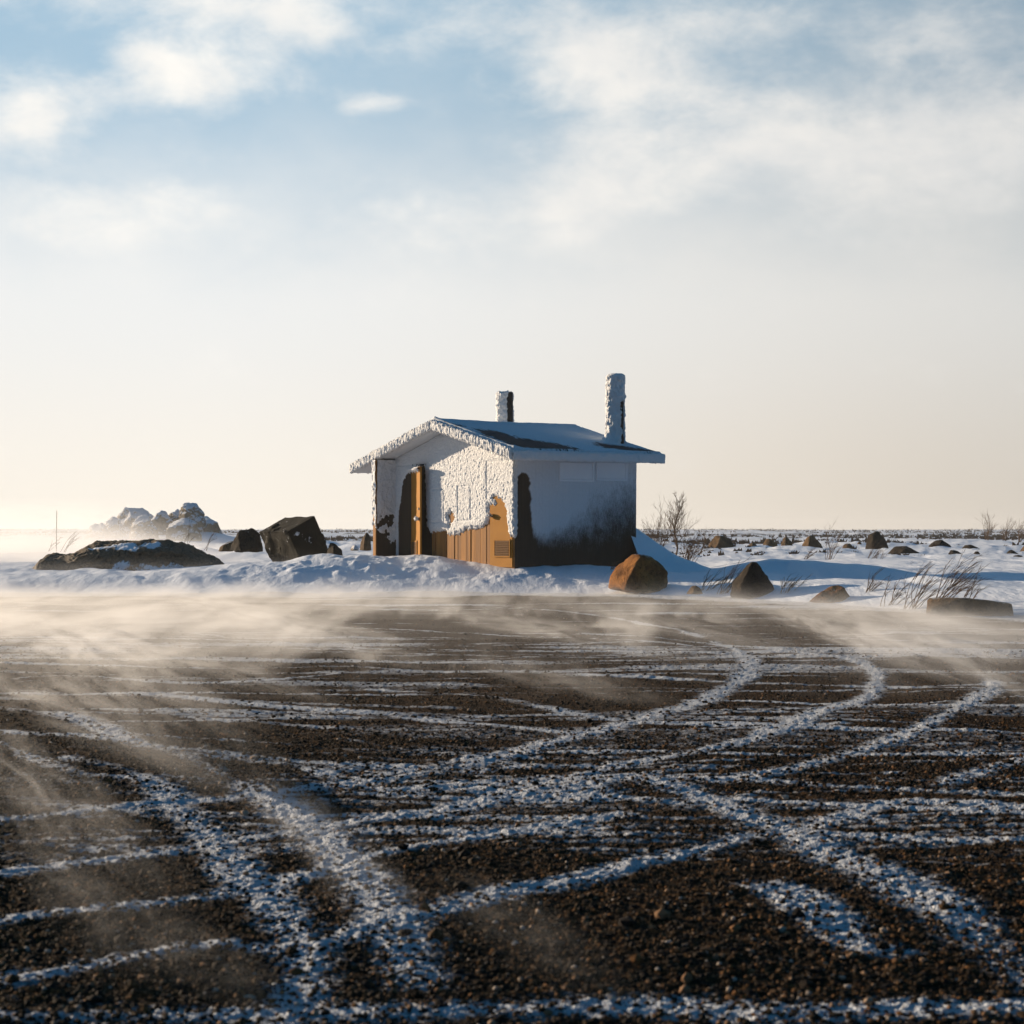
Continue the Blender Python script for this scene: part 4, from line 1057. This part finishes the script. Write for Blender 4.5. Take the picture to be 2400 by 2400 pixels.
STR = [(40,1165,230,1275,.7,.16,.7), (130,1170,390,1370,.65,.15,.6), (-60,1255,300,1430,.45,.13,.6), (-40,1370,260,1680,.34,.10,.62), (500,1480,760,1745,.22,.07,.6),
       (860,1158,1260,1240,.7,.15,.5), (1480,1155,1900,1300,.65,.17,.85), (330,1120,700,1215,.9,.16,.6), (200,1195,560,1320,.5,.12,.6), (860,1670,1140,1880,.22,.06,.38),
       (180,1700,500,1910,.22,.06,.4), (40,1560,240,1830,.20,.06,.4), (930,1255,1230,1325,.45,.10,.5), (1560,1145,1990,1220,.9,.18,.6), (1150,1155,1520,1245,.6,.13,.35),
       (60,1230,420,1480,.40,.10,.5), (420,1160,760,1250,.5,.12,.6), (1700,1180,1960,1330,.4,.12,.6)]
for i, (xa, ya, xb, yb, wd_, ht_, dn_) in enumerate(STR):
    q = []
    for xx, yy in ((xa, ya), (xb, yb)):
        k = 2400 / 1932.; Yg = (H - .05) * F / (yy * k - HY); q.append(Vector(((xx * k - CX) / F * Yg, Yg, .05)))
    d = q[1] - q[0]
    bm = bmesh.new(); bmesh.ops.create_icosphere(bm, subdivisions=3, radius=1)
    o = from_bm('drift_streamer', bm, dm)
    o.location = (q[0] + q[1]) / 2 + Vector((0, 0, .02)); o.scale = (d.length * .75, wd_, ht_); o.rotation_euler = (0, 0, math.atan2(d.y, d.x))
    o['thickness'] = float(dn_)
    tag(o, 'streamer of snow dust blowing low over the gravel', kind='stuff')

hb = bmesh.new(); bx(hb, -320, 320, -30, 900, -4, 6.5)
hm = bpy.data.materials.new('haze'); hm.use_nodes = True
for nd in list(hm.node_tree.nodes): hm.node_tree.nodes.remove(nd)
g = NT(hm.node_tree); pv = g.n('ShaderNodeVolumePrincipled'); ou = g.n('ShaderNodeOutputMaterial'); hm.node_tree.links.new(pv.outputs[0], ou.inputs['Volume'])
pv.inputs['Color'].default_value = (.93, .93, .93, 1); pv.inputs['Density'].default_value = .0003; pv.inputs['Anisotropy'].default_value = .2
tag(from_bm('haze', hb, hm), 'thin winter haze softening the far heath', kind='stuff')

# ------------------------------------------------------------------ sky and sun
SKYK = .45
SUN_EL, SUN_AZ = R(10.5), math.atan2(-.81, .59)      # azimuth from +Y towards +X
world = bpy.data.worlds.new('World'); bpy.context.scene.world = world; world.use_nodes = True
t = world.node_tree; g = NT(t); bg = t.nodes['Background']
sky = g.n('ShaderNodeTexSky', sky_type='NISHITA'); sky.sun_disc = False; sky.sun_elevation = SUN_EL; sky.sun_rotation = SUN_AZ
sky.air_density = 1.0; sky.dust_density = .6; sky.ozone_density = 1.6
dirv = g.n('ShaderNodeTexCoord').outputs['Generated']
x, y, z = g.sep(dirv)
az = g.m('ARCTAN2', x, y); el = g.m('ARCSINE', z)
wc = g.noise(g.mapping(dirv, sc=(1, 1, 1.6)), 9, 4, .55, col=True)
wr, wg_, wb = g.sep(wc)
azw = g.m('ADD', az, g.m('MULTIPLY_ADD', wr, .09, -.045)); elw = g.m('ADD', el, g.m('MULTIPLY_ADD', wg_, .05, -.025))
det = g.noise(g.mapping(dirv, sc=(1, 1, 2.0)), 16, 6, .58, .3)
def cl(px, py_, rx, ry, a):
    u0 = math.atan((px - CX) / F); v0 = math.atan((HY - py_) / F)
    du = g.m('DIVIDE', g.m('SUBTRACT', azw, u0), rx / F); dv = g.m('DIVIDE', g.m('SUBTRACT', elw, v0), ry / F)
    q = g.m('ADD', g.m('MULTIPLY', du, du), g.m('MULTIPLY', dv, dv))
    return g.m('MULTIPLY', g.m('POWER', 2.718, g.m('MULTIPLY', q, -1.0)), a)
cs = [(380, 210, 170, 80, .95), (600, 215, 100, 50, .4), (30, 320, 130, 85, .85), (640, 60, 190, 95, .75), (860, 262, 95, 35, .5), (1390, 170, 190, 135, .75),
      (1430, 450, 170, 85, .55), (1880, 330, 450, 110, .62), (100, 540, 320, 90, .5), (1700, 60, 420, 110, .45), (2250, 420, 360, 160, .6), (420, 540, 160, 60, .3), (100, 20, 300, 80, .45),
      (1000, 80, 260, 90, .25), (2250, 150, 260, 120, .3), (1050, 560, 420, 110, .35),
      (-500, 200, 250, 120, .8), (3000, 250, 400, 150, .8), (900, -200, 500, 120, .5)]
tot = None
for a in cs:
    q = cl(*a); tot = q if tot is None else g.m('ADD', tot, q)
tot = g.m('ADD', tot, g.m('MULTIPLY_ADD', det, 1.15, -.56))
front_ = g.mr(g.m('ADD', g.m('MULTIPLY', x, -.55), g.m('MULTIPLY', y, .84)), .1, .8)
det3 = g.noise(g.mapping(dirv, sc=(1, 1, 1.5)), 48, 5, .6)
tot = g.m('ADD', tot, g.m('MULTIPLY_ADD', det3, .55, -.275))
cmask = g.m('MULTIPLY', g.mr(tot, .08, 1.0), front_)
hz_ = g.mr(g.m('ADD', el, g.m('MULTIPLY_ADD', wb, .08, -.04)), .258, .11)
side_f = g.mr(az, -.20, .32)
cloudc = g.mix(side_f, (6.3, 6.0, 5.55), (4.9, 4.75, 4.55))
hazec = g.mix(side_f, (5.6, 5.2, 4.6), (3.95, 3.5, 2.95))
midc = g.mix(side_f, (5.05, 5.1, 5.05), (4.3, 4.2, 4.0))
hazec = g.mix(g.mr(el, .0, .13), hazec, midc)
blue = g.mix(side_f, (2.6, 3.65, 4.5), (2.25, 2.85, 3.3))
low = g.m('MULTIPLY', g.mr(el, .42, .28), front_)
deep = g.mix(.85, g.scale(sky.outputs[0], SKYK), (.10, .66, 1.42))
base = g.mix(g.m('MULTIPLY', low, .85), deep, blue)
c1 = g.mix(g.m('MULTIPLY', hz_, front_), base, hazec)
cloudc = g.mix(g.mr(g.noise(g.mapping(dirv, sc=(1, 1, 1.8)), 22, 4, .55), .38, .66), g.mix(.16, cloudc, (3.0, 3.3, 3.7)), cloudc)
c2 = g.mix(g.m('MULTIPLY', cmask, .9), c1, cloudc)
g.put(bg.inputs['Color'], c2); bg.inputs['Strength'].default_value = .10

sun = bpy.data.lights.new('sun', 'SUN'); sun.energy = 4.7; sun.angle = R(.5); sun.color = (1.0, .80, .575)
so = bpy.data.objects.new('sun', sun); C.objects.link(so)
sd3 = Vector((math.sin(SUN_AZ) * math.cos(SUN_EL), math.cos(SUN_AZ) * math.cos(SUN_EL), math.sin(SUN_EL)))
so.rotation_euler = sd3.to_track_quat('Z', 'Y').to_euler()

# ------------------------------------------------------------------ camera and render
cam = bpy.data.cameras.new('camera'); co = bpy.data.objects.new('camera', cam); C.objects.link(co)
cam.sensor_width = 36; cam.lens = 36 * F / 2400; cam.shift_y = (HY - 1200) / 2400; cam.clip_end = 8000; cam.clip_start = .1
co.location = (0, 0, H); co.rotation_euler = (R(90), 0, 0)
cam.dof.use_dof = True; cam.dof.focus_distance = 38; cam.dof.aperture_fstop = 7.0
sc = bpy.context.scene; sc.camera = co
sc.view_settings.view_transform = 'Standard'; sc.view_settings.look = 'None'; sc.view_settings.exposure = .8; sc.view_settings.gamma = 1
sc.render.engine = 'CYCLES'
cy = sc.cycles
cy.max_bounces = 6; cy.diffuse_bounces = 3; cy.glossy_bounces = 2; cy.transmission_bounces = 2; cy.volume_bounces = 1
cy.volume_max_steps = 512; cy.volume_step_rate = 1.0
cy.use_denoising = True; cy.use_adaptive_sampling = True; cy.adaptive_threshold = .015
